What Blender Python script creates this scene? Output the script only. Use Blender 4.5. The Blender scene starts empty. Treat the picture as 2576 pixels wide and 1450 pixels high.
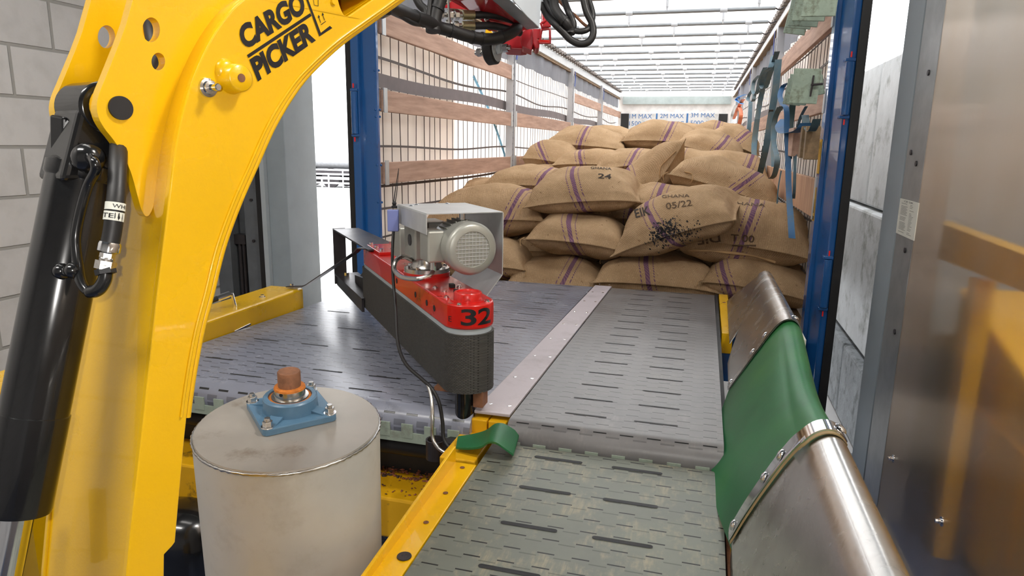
import bpy, bmesh, math, random
from mathutils import Vector, Matrix, noise
from mathutils.bvhtree import BVHTree
V = Vector
PI = math.pi
sc = bpy.context.scene
C = sc.collection

# ------------------------------------------------------------------ camera
F = 1717.0; CX = 1288.0; CY = 725.0; H = 1.55
Yc = V((492., -353., F)).normalized()
_dy = F * F / (353 + .015 * 492)
Zc = -V((-.015 * _dy, _dy, F)).normalized()
Xc = Yc.cross(Zc).normalized()
CAM = V((0, 0, H))
def ray(px, py):
    d = V(((px - CX) / F, (py - CY) / F, 1.0))
    return V((d.dot(Xc), d.dot(Yc), d.dot(Zc)))
def aX(px, py, X): r = ray(px, py); return CAM + r * ((X - CAM.x) / r.x)
def aY(px, py, Y): r = ray(px, py); return CAM + r * (Y / r.y)
def aZ(px, py, Z): r = ray(px, py); return CAM + r * ((Z - H) / r.z)
def aP(px, py, p0, n): r = ray(px, py); n = V(n); return CAM + r * (n.dot(V(p0) - CAM) / n.dot(r))
def aD(px, py, d): return CAM + ray(px, py) * d
cd = bpy.data.cameras.new('camera'); cam = bpy.data.objects.new('camera', cd); C.objects.link(cam)
right = V((Xc.x, Yc.x, Zc.x)); down = V((Xc.y, Yc.y, Zc.y)); fwd = V((Xc.z, Yc.z, Zc.z))
M = Matrix((right, -down, -fwd)).transposed().to_4x4(); M.translation = CAM
cam.matrix_world = M
cd.sensor_width = 36; cd.lens = 36 * F / 2576; cd.clip_start = .05; cd.clip_end = 500
sc.camera = cam

# ------------------------------------------------------------------ world, lights, exposure
W = bpy.data.worlds.new('world'); sc.world = W; W.use_nodes = True
bg = W.node_tree.nodes['Background']; bg.inputs[0].default_value = (.97, .98, 1, 1); bg.inputs[1].default_value = 4.4
sc.view_settings.view_transform = 'Standard'; sc.view_settings.look = 'None'
sc.view_settings.exposure = 0.0; sc.view_settings.gamma = 1.0; sc.view_settings.use_curve_mapping = False
def light(name, kind, loc, power, size=.5, size_y=None, col=(1, 1, 1), rot=(0, 0, 0)):
    l = bpy.data.lights.new(name, kind); l.energy = power; l.color = col
    if kind == 'AREA':
        l.size = size
        if size_y: l.shape = 'RECTANGLE'; l.size_y = size_y
    else: l.shadow_soft_size = size
    o = bpy.data.objects.new(name, l); C.objects.link(o); o.location = loc; o.rotation_euler = rot
    return o
light('hall_and_fill_light', 'AREA', (-1.7, -.3, 3.55), 62, 1.6, .35, (1, .97, .92))
light('hall_and_fill_light', 'AREA', (-1.2, 1.2, 3.55), 10, 1.6, .35, (1, .97, .92))
light('hall_and_fill_light', 'AREA', (1.3, 1.2, 3.4), 170, 1.2, .3, (1, .97, .92))  # unseen fill lamp added in the side bay to brighten the glossy panel
light('phone_flash', 'POINT', tuple(CAM + V((-.05, -.02, .04))), 25, .01, None, (1, .97, .93))

# ------------------------------------------------------------------ helpers
def tag(o, label=None, cat=None, group=None, kind=None):
    if label: o['label'] = label
    if cat: o['category'] = cat
    if group: o['group'] = group
    if kind: o['kind'] = kind
    return o
def thing(name, loc, label, cat, group=None):
    o = bpy.data.objects.new(name, None); C.objects.link(o); o.location = loc; o.empty_display_size = .05
    return tag(o, label, cat, group)
def worldloc(o):
    p = V(o.location)
    while o.parent: o = o.parent; p += V(o.location)
    return p
class MB:
    def __init__(s): s.v = []; s.f = []; s.m = []; s.mi = 0; s.uv = None
    def add(s, vs, fs):
        n = len(s.v); s.v += [V(x) for x in vs]
        for f in fs: s.f.append(tuple(n + i for i in f)); s.m.append(s.mi)
        return s
    def box(s, lo, hi, R=None, o=None):
        lo = V(lo); hi = V(hi); vs = []
        for z in (lo.z, hi.z):
            for x, y in ((lo.x, lo.y), (hi.x, lo.y), (hi.x, hi.y), (lo.x, hi.y)): vs.append(V((x, y, z)))
        if R is not None: vs = [R @ v for v in vs]
        if o is not None: vs = [v + V(o) for v in vs]
        return s.add(vs, [(3, 2, 1, 0), (4, 5, 6, 7), (0, 1, 5, 4), (1, 2, 6, 5), (2, 3, 7, 6), (3, 0, 4, 7)])
    def cyl(s, a, b, r, n=20, r2=None, caps=True):
        a = V(a); b = V(b); r2 = r if r2 is None else r2; d = (b - a).normalized()
        u = d.orthogonal().normalized(); w = d.cross(u); vs = []
        for p, rr in ((a, r), (b, r2)):
            for i in range(n): t = 2 * PI * i / n; vs.append(p + (u * math.cos(t) + w * math.sin(t)) * rr)
        fs = [(i, (i + 1) % n, n + (i + 1) % n, n + i) for i in range(n)]
        if caps: fs += [tuple(range(n))[::-1], tuple(range(n, 2 * n))]
        return s.add(vs, fs)
    def lathe(s, o, ax, prof, n=32):           # prof: (radius, height) along ax
        o = V(o); d = V(ax).normalized(); u = d.orthogonal().normalized(); w = d.cross(u); vs = []; fs = []
        for r, h in prof:
            for i in range(n): t = 2 * PI * i / n; vs.append(o + d * h + (u * math.cos(t) + w * math.sin(t)) * max(r, 1e-4))
        for k in range(len(prof) - 1):
            for i in range(n): j = (i + 1) % n; fs.append((k * n + i, k * n + j, (k + 1) * n + j, (k + 1) * n + i))
        fs.append(tuple(range(n))[::-1]); fs.append(tuple(range((len(prof) - 1) * n, len(prof) * n)))
        return s.add(vs, fs)
    def tube(s, pts, r, n=10, sm=4, rs=None):
        P = smooth(pts, sm) if sm else [V(p) for p in pts]
        vs = []; fs = []; u = None
        for i, p in enumerate(P):
            d = (P[min(i + 1, len(P) - 1)] - P[max(i - 1, 0)]).normalized()
            u = (u - d * u.dot(d)).normalized() if u is not None else d.orthogonal().normalized()
            w = d.cross(u); rr = r if rs is None else r * rs(i / (len(P) - 1))
            for k in range(n): t = 2 * PI * k / n; vs.append(p + (u * math.cos(t) + w * math.sin(t)) * rr)
        for i in range(len(P) - 1):
            for k in range(n): j = (k + 1) % n; fs.append((i * n + k, i * n + j, (i + 1) * n + j, (i + 1) * n + k))
        fs.append(tuple(range(n))[::-1]); fs.append(tuple(range((len(P) - 1) * n, len(P) * n)))
        return s.add(vs, fs)
    def prism(s, poly, off):                   # poly: world points, extruded by vector off
        n = len(poly); off = V(off); poly = [V(p) for p in poly]
        return s.add(poly + [p + off for p in poly], [tuple(range(n))[::-1], tuple(range(n, 2 * n))] + [(i, (i + 1) % n, n + (i + 1) % n, n + i) for i in range(n)])
    def strip(s, pts, wid, th, sm=0, wfn=None):   # ribbon: pts path, wid vector across, th thickness vector
        P = smooth(pts, sm) if sm else [V(p) for p in pts]
        n = len(P); vs = []
        for i, p in enumerate(P):
            w = V(wid) if wfn is None else wfn(i / (n - 1))
            vs += [p - w / 2, p + w / 2, p + w / 2 + V(th), p - w / 2 + V(th)]
        fs = []
        for i in range(n - 1):
            for k in range(4): j = (k + 1) % 4; fs.append((i * 4 + k, i * 4 + j, (i + 1) * 4 + j, (i + 1) * 4 + k))
        fs += [(3, 2, 1, 0), tuple((n - 1) * 4 + k for k in range(4))]
        return s.add(vs, fs)
    def grid(s, fn, nu, nv, th):               # surface fn(u,v)->Vector with thickness vector th
        a = [fn(i / nu, j / nv) for i in range(nu + 1) for j in range(nv + 1)]
        w = nv + 1; N = len(a); b = [p + V(th) for p in a]; fs = []
        for i in range(nu):
            for j in range(nv):
                q = (i * w + j, i * w + j + 1, (i + 1) * w + j + 1, (i + 1) * w + j); fs.append(q); fs.append(tuple(N + k for k in q[::-1]))
        edge = [(i * w, (i + 1) * w) for i in range(nu)] + [((i + 1) * w + nv, i * w + nv) for i in range(nu)] + [(j + 1, j) for j in range(nv)] + [(nu * w + j, nu * w + j + 1) for j in range(nv)]
        fs += [(x, y, N + y, N + x) for x, y in edge]
        return s.add(a + b, fs)
    def build(s, name, mat, parent=None, smooth_=False, bevel=0, seg=2, o=None, recalc=True):
        me = bpy.data.meshes.new(name); org = worldloc(parent) if parent else (V(o) if o is not None else V((0, 0, 0)))
        me.from_pydata([tuple(v - org) for v in s.v], [], s.f)
        for m in (mat if isinstance(mat, (list, tuple)) else [mat]): me.materials.append(m)
        me.polygons.foreach_set('material_index', s.m)
        if recalc:
            bm = bmesh.new(); bm.from_mesh(me); bmesh.ops.recalc_face_normals(bm, faces=bm.faces); bm.to_mesh(me); bm.free()
        if smooth_: me.shade_smooth(); me.set_sharp_from_angle(angle=math.radians(smooth_ if smooth_ > 1 else 40))
        ob = bpy.data.objects.new(name, me); C.objects.link(ob)
        if parent: ob.parent = parent
        else: ob.location = org
        if bevel:
            b = ob.modifiers.new('bevel', 'BEVEL'); b.width = bevel; b.segments = seg; b.limit_method = 'ANGLE'; b.angle_limit = math.radians(35)
        return ob
def smooth(pts, k):
    P = [V(p) for p in pts]; out = []
    for i in range(len(P) - 1):
        a = P[max(i - 1, 0)]; b = P[i]; c = P[i + 1]; d = P[min(i + 2, len(P) - 1)]
        for j in range(k):
            t = j / k; out.append(.5 * ((2 * b) + (c - a) * t + (2 * a - 5 * b + 4 * c - d) * t * t + (3 * b - a - 3 * c + d) * t ** 3))
    out.append(P[-1]); return out
def flat(loops, o, e1, e2, n, th, name, mat, parent, bevel=0):
    """plate with holes: loops are lists of 2D points (first outer), thickness th along n"""
    cu = bpy.data.curves.new('c', 'CURVE'); cu.dimensions = '2D'; cu.fill_mode = 'BOTH'; cu.extrude = th / 2
    for L in loops:
        sp = cu.splines.new('POLY'); sp.points.add(len(L) - 1)
        for p, q in zip(sp.points, L): p.co = (q[0], q[1], 0, 1)
        sp.use_cyclic_u = True
    tmp = bpy.data.objects.new('c', cu); C.objects.link(tmp)
    dg = bpy.context.evaluated_depsgraph_get(); me = bpy.data.meshes.new_from_object(tmp.evaluated_get(dg))
    bpy.data.objects.remove(tmp); bpy.data.curves.remove(cu)
    mb = MB(); mb.add([V(o) + V(e1) * v.co.x + V(e2) * v.co.y + V(n) * v.co.z for v in me.vertices], [tuple(p.vertices) for p in me.polygons])
    bpy.data.meshes.remove(me)
    ob = mb.build(name, mat, parent)
    bm = bmesh.new(); bm.from_mesh(ob.data); bmesh.ops.remove_doubles(bm, verts=bm.verts, dist=1e-5)
    bmesh.ops.recalc_face_normals(bm, faces=bm.faces); bm.to_mesh(ob.data); bm.free()
    if bevel:
        b = ob.modifiers.new('bevel', 'BEVEL'); b.width = bevel; b.segments = 3; b.limit_method = 'ANGLE'; b.angle_limit = math.radians(50)
    return ob
def circ(c, r, n=28, ry=None): return [(c[0] + r * math.cos(2 * PI * i / n), c[1] + (ry or r) * math.sin(2 * PI * i / n)) for i in range(n)]
_tc = {}
def text2d(s, bold=0):
    k = (s, bold)
    if k in _tc: return _tc[k]
    cu = bpy.data.curves.new('t', 'FONT'); cu.body = s; cu.size = 1; cu.offset = bold; cu.align_x = 'LEFT'; cu.resolution_u = 4
    tmp = bpy.data.objects.new('t', cu); C.objects.link(tmp)
    dg = bpy.context.evaluated_depsgraph_get(); me = bpy.data.meshes.new_from_object(tmp.evaluated_get(dg))
    vs = [(v.co.x, v.co.y) for v in me.vertices]; fs = [tuple(p.vertices) for p in me.polygons]
    bpy.data.objects.remove(tmp); bpy.data.curves.remove(cu); bpy.data.meshes.remove(me)
    x0 = min(v[0] for v in vs); x1 = max(v[0] for v in vs); y0 = min(v[1] for v in vs); y1 = max(v[1] for v in vs)
    vs = [((x - x0) / (x1 - x0), (y - y0) / (y1 - y0)) for x, y in vs]
    _tc[k] = (vs, fs); return _tc[k]
def dense(vs, fs, mx=.06):
    bm = bmesh.new(); bv = [bm.verts.new((x, y, 0)) for x, y in vs]
    for f in fs:
        try: bm.faces.new([bv[i] for i in f])
        except ValueError: pass
    bmesh.ops.triangulate(bm, faces=bm.faces)
    for _ in range(5):
        es = [e for e in bm.edges if abs(e.verts[0].co.x - e.verts[1].co.x) > mx]
        if not es: break
        bmesh.ops.subdivide_edges(bm, edges=es, cuts=1); bmesh.ops.triangulate(bm, faces=bm.faces)
    bm.verts.index_update(); r = ([(v.co.x, v.co.y) for v in bm.verts], [tuple(v.index for v in f.verts) for f in bm.faces]); bm.free(); return r
def text_quad(s, fn, name, mat, parent, bold=0, curved=False):
    """lettering laid on a surface: fn(u,v) gives the world point for u,v in 0..1"""
    vs, fs = text2d(s, bold)
    if curved: vs, fs = dense(vs, fs)
    mb = MB(); mb.add([fn(u, v) for u, v in vs], fs)
    return mb.build(name, mat, parent, recalc=False)
def decal(target, s, px, py, w, h, ang, name, mat, parent, bold=.01, sub=3, lift=.0022):
    """lettering pressed on a curved surface: flat letters projected onto the target's mesh"""
    me = target.data; wl = worldloc(target)
    bvh = BVHTree.FromPolygons([v.co + wl for v in me.vertices], [tuple(p.vertices) for p in me.polygons])
    vs, fs = text2d(s, bold) if isinstance(s, str) else s
    bm = bmesh.new(); bv = [bm.verts.new((x, y, 0)) for x, y in vs]
    for f in fs:
        try: bm.faces.new([bv[i] for i in f])
        except ValueError: pass
    for _ in range(sub):
        es = [e for e in bm.edges if e.calc_length() > .06]
        if es: bmesh.ops.subdivide_edges(bm, edges=es, cuts=1); bmesh.ops.triangulate(bm, faces=bm.faces)
    bm.verts.index_update(); ca = math.cos(ang); sa = math.sin(ang); pts = []
    for v in bm.verts:
        x = (v.co.x - .5) * w; y = -(v.co.y - .5) * h
        r = ray(px + x * ca - y * sa, py + x * sa + y * ca)
        hit, nn, _, _ = bvh.ray_cast(CAM, r)
        if hit is None: pts.append(None)
        else:
            if nn.dot(r) > 0: nn = -nn
            pts.append(hit + nn * lift)
    mb = MB(); idx = {}
    for i, p in enumerate(pts):
        if p is not None: idx[i] = len(mb.v); mb.v.append(p)
    for f in bm.faces:
        ii = [v.index for v in f.verts]
        if all(i in idx for i in ii) and max((pts[ii[0]] - pts[i]).length for i in ii) < .09: mb.f.append(tuple(idx[i] for i in ii)); mb.m.append(0)
    bm.free()
    if not mb.f: return None
    return mb.build(name, mat, parent, recalc=False)

# ------------------------------------------------------------------ materials
def srgb(r, g, b):
    f = lambda c: (c / 255) / 12.92 if c <= 10 else ((c / 255 + .055) / 1.055) ** 2.4
    return (f(r), f(g), f(b), 1)
class NT:
    def __init__(s, name):
        s.mat = bpy.data.materials.new(name); s.mat.use_nodes = True; s.t = s.mat.node_tree
        s.b = s.t.nodes['Principled BSDF']; s.out = s.t.nodes['Material Output']; s.tc = s.t.nodes.new('ShaderNodeTexCoord')
    def n(s, ty, **kw):
        x = s.t.nodes.new(ty)
        for k, v in kw.items():
            if k.startswith('i_'): x.inputs[int(k[2:])].default_value = v
            else: setattr(x, k, v)
        return x
    def l(s, a, b): s.t.links.new(a, b)
    def math(s, op, a, b=None, c=None):
        x = s.t.nodes.new('ShaderNodeMath'); x.operation = op
        for i, q in enumerate((a, b, c)):
            if q is None: continue
            if isinstance(q, (int, float)): x.inputs[i].default_value = q
            else: s.l(q, x.inputs[i])
        return x.outputs[0]
    def noise(s, scale, detail=3, rough=.55, vec=None, stretch=None):
        x = s.n('ShaderNodeTexNoise'); x.inputs['Scale'].default_value = scale; x.inputs['Detail'].default_value = detail; x.inputs['Roughness'].default_value = rough
        v = vec or s.tc.outputs['Object']
        if stretch:
            m = s.n('ShaderNodeMapping'); m.inputs['Scale'].default_value = stretch; s.l(v, m.inputs[0]); v = m.outputs[0]
        s.l(v, x.inputs['Vector']); return x.outputs['Fac']
    def ramp(s, fac, stops):
        r = s.n('ShaderNodeValToRGB'); el = r.color_ramp.elements
        while len(el) < len(stops): el.new(.5)
        for e, (p, c) in zip(el, stops): e.position = p; e.color = c
        s.l(fac, r.inputs[0]); return r.outputs[0]
    def mix(s, fac, a, b):
        m = s.n('ShaderNodeMix', data_type='RGBA'); s.l(fac, m.inputs[0]) if not isinstance(fac, (int, float)) else setattr(m.inputs[0], 'default_value', fac)
        for q, i in ((a, 6), (b, 7)):
            if isinstance(q, tuple): m.inputs[i].default_value = q
            else: s.l(q, m.inputs[i])
        return m.outputs[2]
    def bump(s, h, dist=.002, st=.6, nrm=None):
        b = s.n('ShaderNodeBump'); b.inputs['Distance'].default_value = dist; b.inputs['Strength'].default_value = st; s.l(h, b.inputs['Height'])
        if nrm: s.l(nrm, b.inputs['Normal'])
        s.l(b.outputs[0], s.b.inputs['Normal']); return b.outputs[0]
def mk(name, col, rough=.5, metal=0, var=.12, scale=8, bump=0, bscale=60, stretch=None, dirt=None, dirt_t=(.55, .7), dscale=6, coat=0, spec=.5, rvar=.1):
    t = NT(name); c = col
    f = t.noise(scale, 4, .6, stretch=stretch)
    d = tuple(x * (1 - var) for x in c[:3]) + (1,); l = tuple(min(1, x * (1 + var)) for x in c[:3]) + (1,)
    o = t.ramp(f, [(.3, d), (.7, l)])
    if dirt:
        g = t.noise(dscale, 8, .7); m = t.ramp(g, [(dirt_t[0], (0, 0, 0, 1)), (dirt_t[1], (1, 1, 1, 1))]); o = t.mix(m, o, dirt)
    t.l(o, t.b.inputs['Base Color'])
    rr = t.math('MULTIPLY_ADD', f, rvar * 2, rough - rvar); t.l(rr, t.b.inputs['Roughness'])
    t.b.inputs['Metallic'].default_value = metal; t.b.inputs['Coat Weight'].default_value = coat; t.b.inputs['Specular IOR Level'].default_value = spec
    if bump: t.bump(t.noise(bscale, 5, .6, stretch=stretch), bump, .6)
    return t.mat
YEL = mk('yellow_paint', (.84, .475, .0015, 1), .28, 0, .03, 5, .0005, 180, coat=.4, dirt=(.5, .26, .01, 1), dirt_t=(.78, .86), dscale=14, rvar=.04)
YELD = mk('yellow_paint_dirty', (.72, .38, .006, 1), .4, 0, .08, 6, .0006, 120, dirt=(.05, .03, .015, 1), dirt_t=(.60, .72), dscale=9)
BLK = mk('black_paint', (.008, .008, .0085, 1), .2, 0, .3, 8, 0, dirt=(.05, .05, .045, 1), dirt_t=(.66, .9), dscale=7, coat=.3)
RUB = mk('black_rubber', (.012, .011, .011, 1), .5, 0, .2, 20)
CHR = mk('chrome', (.75, .76, .78, 1), .1, 1, .03)
STL = mk('stainless_steel', (.60, .58, .55, 1), .26, 1, .06, 9, .0004, 90, stretch=(1, 1, 1), dirt=(.33, .29, .25, 1), dirt_t=(.5, .8), dscale=5)
DRM = mk('dull_steel_drum', (.60, .585, .54, 1), .5, .25, .07, 5, .0005, 40, dirt=(.48, .45, .39, 1), dirt_t=(.52, .78), dscale=7)
DRT = mk('dull_steel_lid', (.46, .42, .37, 1), .38, .5, .10, 6, .0004, 40, dirt=(.24, .17, .11, 1), dirt_t=(.56, .80), dscale=9)
GAL = mk('galvanised_steel', (.36, .37, .37, 1), .42, .6, .12, 14, .0003, 80, rvar=.06)
GALL = mk('light_galvanised', (.56, .57, .57, 1), .42, .4, .1, 12)
ALU = mk('aluminium', (.62, .62, .62, 1), .38, .75, .05, 10, stretch=(1, 8, 1))
ALUP = mk('pinkish_plastic_strip', srgb(190, 180, 184), .42, .1, .04, 6, dirt=srgb(160, 150, 150), dirt_t=(.5, .8))
RED = mk('red_paint', srgb(200, 28, 22), .3, 0, .08, 6, coat=.3, dirt=srgb(70, 30, 24), dirt_t=(.58, .75), dscale=10)
REDD = mk('dark_red_paint', srgb(165, 20, 30), .32, 0, .08, 6, coat=.3)
REDB = mk('red_label', srgb(245, 40, 28), .3, 0, .03)
BLU = mk('blue_paint', srgb(26, 88, 152), .22, 0, .08, 5, .001, 3, coat=.5, dirt=srgb(20, 50, 90), dirt_t=(.6, .8))
BEAR = mk('blue_grey_bearing_paint', srgb(82, 116, 142), .35, 0, .1, 14, .0008, 90, dirt=srgb(75, 66, 60), dirt_t=(.62, .74), dscale=20)
RUST = mk('rusty_steel', srgb(135, 92, 66), .7, .25, .25, 40, .0006, 150, dirt=srgb(80, 50, 34), dscale=25)
ORR = mk('orange_rust', srgb(190, 112, 40), .7, .1, .3, 60)
WOOD = None
DRK = mk('dark_steel', srgb(66, 62, 64), .38, .5, .15, 10, dirt=srgb(90, 75, 62), dirt_t=(.6, .8))
BLKM = mk('black_matt', (.012, .012, .013, 1), .55, 0, .1)
INK = mk('black_ink', (.012, .011, .014, 1), .35, 0, .05)
GRY = mk('light_grey_paint', srgb(175, 183, 188), .4, 0, .05, 5)
GRYP = mk('grey_blue_paint', srgb(150, 160, 166), .5, 0, .06, 8)
MOT = mk('motor_silver_paint', srgb(168, 168, 160), .34, .35, .06, 9, dirt=srgb(105, 95, 84), dirt_t=(.58, .8))
LBL = mk('label_paper', srgb(222, 222, 210), .5, 0, .03)
YLB = mk('yellow_label', srgb(215, 165, 30), .45, 0, .05)
PLG = mk('violet_plastic', srgb(120, 130, 185), .35, 0, .04)
GRNP = mk('green_grey_steel', srgb(158, 176, 160), .55, .15, .2, 12, .001, 60, dirt=srgb(104, 108, 88), dirt_t=(.5, .7), dscale=16)
STRP = mk('webbing_blue_grey', srgb(70, 98, 110), .75, 0, .25, 6, .0008, 300, dirt=srgb(96, 104, 100), dirt_t=(.45, .65), dscale=5)
STRB = mk('webbing_blue', srgb(32, 86, 130), .7, 0, .2, 6, .0008, 300, dirt=srgb(70, 95, 110), dirt_t=(.5, .75), dscale=5)
STRO = mk('webbing_orange', srgb(214, 120, 80), .7, 0, .2, 6)
BLOCKS = None
CONC = mk('weathered_concrete', srgb(190, 194, 196), .85, 0, .12, 3, .006, 14, dirt=srgb(120, 122, 116), dirt_t=(.52, .72), dscale=4)
CONG = mk('rough_grey_concrete', srgb(135, 140, 144), .9, 0, .2, 8, .012, 30, dirt=srgb(80, 84, 84), dirt_t=(.5, .7), dscale=9)
YARD = mk('yard_concrete', srgb(205, 205, 205), .9, 0, .05, 2)
GREEN = None
def m_blocks():
    t = NT('painted_block_wall'); mp = t.n('ShaderNodeSeparateXYZ'); t.l(t.tc.outputs['Object'], mp.inputs[0])
    cmb = t.n('ShaderNodeCombineXYZ'); t.l(mp.outputs[1], cmb.inputs[0]); t.l(mp.outputs[2], cmb.inputs[1])
    br = t.n('ShaderNodeTexBrick'); t.l(cmb.outputs[0], br.inputs['Vector'])
    br.inputs['Scale'].default_value = 1; br.inputs['Brick Width'].default_value = .43; br.inputs['Row Height'].default_value = .2155
    br.inputs['Mortar Size'].default_value = .0085; br.inputs['Mortar Smooth'].default_value = .35; br.offset = .5
    br.inputs['Color1'].default_value = srgb(206, 204, 202); br.inputs['Color2'].default_value = srgb(198, 196, 194); br.inputs['Mortar'].default_value = srgb(158, 156, 151)
    nz = t.noise(9, 5); o = t.mix(t.ramp(nz, [(.45, (0, 0, 0, 1)), (.8, (.35, .35, .35, 1))]), br.outputs['Color'], srgb(150, 148, 142)); t.l(o, t.b.inputs['Base Color'])
    t.b.inputs['Roughness'].default_value = .7
    h = t.math('SUBTRACT', t.math('MULTIPLY', t.noise(70, 4), .12), br.outputs['Fac']); t.bump(h, .008, .7); return t.mat
BLOCKS = m_blocks()
def m_wood(name, a, b, ax=1):
    t = NT(name); st = [9, 9, 9]; st[ax] = .7
    f = t.noise(3, 6, .65, stretch=tuple(st)); g = t.noise(14, 3, .5, stretch=(5, .5, 5) if ax == 1 else (1, 1, 1))
    kn = t.n('ShaderNodeTexVoronoi'); kn.inputs['Scale'].default_value = 3.2; t.l(t.tc.outputs['Object'], kn.inputs['Vector'])
    k = t.ramp(kn.outputs['Distance'], [(.03, (1, 1, 1, 1)), (.09, (0, 0, 0, 1))])
    o = t.ramp(f, [(.3, a), (.7, b)]); o = t.mix(k, o, tuple(x * .35 for x in a[:3]) + (1,)); t.l(o, t.b.inputs['Base Color'])
    t.b.inputs['Roughness'].default_value = .7; t.bump(f, .002, .5); return t.mat
WOOD = m_wood('spruce_board', srgb(150, 116, 98), srgb(196, 160, 138))
WOODD = m_wood('dark_wet_board', srgb(100, 82, 58), srgb(150, 124, 92))
PLY = m_wood('plywood_stained', srgb(150, 108, 82), srgb(208, 165, 130), 2)
def m_burlap():
    t = NT('jute_burlap'); uv = t.n('ShaderNodeUVMap'); uv.uv_map = 'u'; sp = t.n('ShaderNodeSeparateXYZ'); t.l(uv.outputs[0], sp.inputs[0])
    u = sp.outputs[0]; v = sp.outputs[1]; ob = t.tc.outputs['Object']
    def weave(fu, fv): return t.math('SINE', t.math('ADD', t.math('MULTIPLY', u, fu), t.math('MULTIPLY', v, fv)))
    tw = weave(520, 330); fine = weave(1900, 0); fine2 = weave(0, 1900)
    n1 = t.noise(5, 6, .65, ob); n2 = t.noise(160, 3, .6, ob)
    base = t.ramp(n1, [(.25, srgb(158, 130, 98)), (.5, srgb(178, 149, 115)), (.8, srgb(198, 168, 134))])
    base = t.mix(t.math('MULTIPLY', t.math('MULTIPLY_ADD', tw, .5, .5), .2), base, srgb(128, 96, 62))
    base = t.mix(t.ramp(n2, [(.56, (0, 0, 0, 1)), (.72, (.55, .55, .55, 1))]), base, srgb(222, 190, 148))
    spk = t.noise(38, 2, .5, ob); base = t.mix(t.ramp(spk, [(.70, (0, 0, 0, 1)), (.76, (.6, .6, .6, 1))]), base, srgb(100, 66, 40))
    uu = t.math('ADD', u, t.math('MULTIPLY', t.math('SUBTRACT', t.noise(7, 2, .5, ob), .5), .012))
    def band(c, w): return t.math('LESS_THAN', t.math('ABSOLUTE', t.math('SUBTRACT', uu, c)), w)
    dash = t.math('GREATER_THAN', t.math('SINE', t.math('MULTIPLY_ADD', v, 560, t.math('MULTIPLY', u, 260))), -.25)
    st = t.math('ADD', band(0, .015), t.math('MULTIPLY', t.math('ADD', band(.044, .004), band(-.044, .004)), dash))
    pur = t.mix(t.math('MULTIPLY_ADD', dash, .45, .3), srgb(150, 112, 118), srgb(78, 48, 104))
    o = t.mix(t.math('MULTIPLY', t.math('MINIMUM', st, 1), .9), base, pur); t.l(o, t.b.inputs['Base Color'])
    t.b.inputs['Roughness'].default_value = .92; t.b.inputs['Specular IOR Level'].default_value = .1
    h = t.math('ADD', t.math('MULTIPLY', tw, .5), t.math('MULTIPLY', t.math('ADD', fine, fine2), .25)); hb = t.bump(h, .0016, .7)
    t.bump(n1, .03, .6, hb); return t.mat
JUTE = m_burlap()
def m_belt(name, c1, c2, stain, pitch=.0508, rough=.34, wear=.5):
    t = NT(name); sp = t.n('ShaderNodeSeparateXYZ'); t.l(t.tc.outputs['Object'], sp.inputs[0]); x, y = sp.outputs[0], sp.outputs[1]
    sq = t.math('GREATER_THAN', t.math('FRACT', t.math('DIVIDE', x, .0762)), .5)
    fr = t.math('FRACT', t.math('ADD', t.math('DIVIDE', y, pitch), t.math('MULTIPLY', sq, .22)))
    line = t.math('LESS_THAN', fr, .085); half = t.math('LESS_THAN', t.math('FRACT', t.math('DIVIDE', x, .0762)), .5)
    line = t.math('MULTIPLY', line, t.math('MULTIPLY_ADD', half, .6, .4))
    br = t.n('ShaderNodeTexNoise'); 
    mod = t.noise(1, 0, .5, stretch=(13.1, 19.7, 1)); n1 = t.noise(4, 6, .6); n2 = t.noise(11, 5, .7, stretch=(1.2, 1, 1)); n3 = t.noise(55, 2, .6, stretch=(2.5, .35, 1))
    o = t.ramp(n1, [(.3, c1), (.7, c2)])
    cell = t.math('MULTIPLY', t.ramp(n2, [(.5, (0, 0, 0, 1)), (.66, (1, 1, 1, 1))]), t.ramp(n3, [(.4, (.2, .2, .2, 1)), (.65, (1, 1, 1, 1))]))
    o = t.mix(t.math('MULTIPLY', cell, wear), o, stain); o = t.mix(line, o, (.008, .008, .007, 1)); t.l(o, t.b.inputs['Base Color'])
    t.l(t.math('MULTIPLY_ADD', n1, .2, rough - .1), t.b.inputs['Roughness'])
    t.bump(t.math('SUBTRACT', t.math('MULTIPLY', n2, .15), line), .003, .6); return t.mat
BELTF = m_belt('dark_grey_modular_belt', srgb(96, 94, 95), srgb(122, 120, 120), srgb(140, 136, 132), rough=.36, wear=.35)
BELTL = m_belt('grey_modular_belt_sky_sheen', srgb(118, 121, 134), srgb(136, 139, 152), srgb(150, 150, 158), rough=.26, wear=.05)  # bluish sheen of the sky is put into these lighter base colours
BELTN = m_belt('green_grey_modular_belt', srgb(98, 102, 94), srgb(118, 122, 112), srgb(158, 148, 122), rough=.46, wear=.65)
BELTG = mk('pale_green_belt_module', srgb(150, 162, 148), .45, 0, .08, 12, dirt=srgb(110, 112, 100))
def m_green():
    t = NT('green_pvc_belt'); n1 = t.noise(3, 5); o = t.ramp(n1, [(.3, srgb(22, 84, 50)), (.55, srgb(34, 104, 60)), (.8, srgb(58, 122, 60))])
    t.l(o, t.b.inputs['Base Color']); t.b.inputs['Roughness'].default_value = .42
    w = t.n('ShaderNodeTexWave'); w.inputs['Scale'].default_value = 90; w.bands_direction = 'Y'; t.l(t.tc.outputs['Object'], w.inputs[0]); t.bump(w.outputs['Fac'], .0006, .5); return t.mat
GREEN = m_green()
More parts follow.
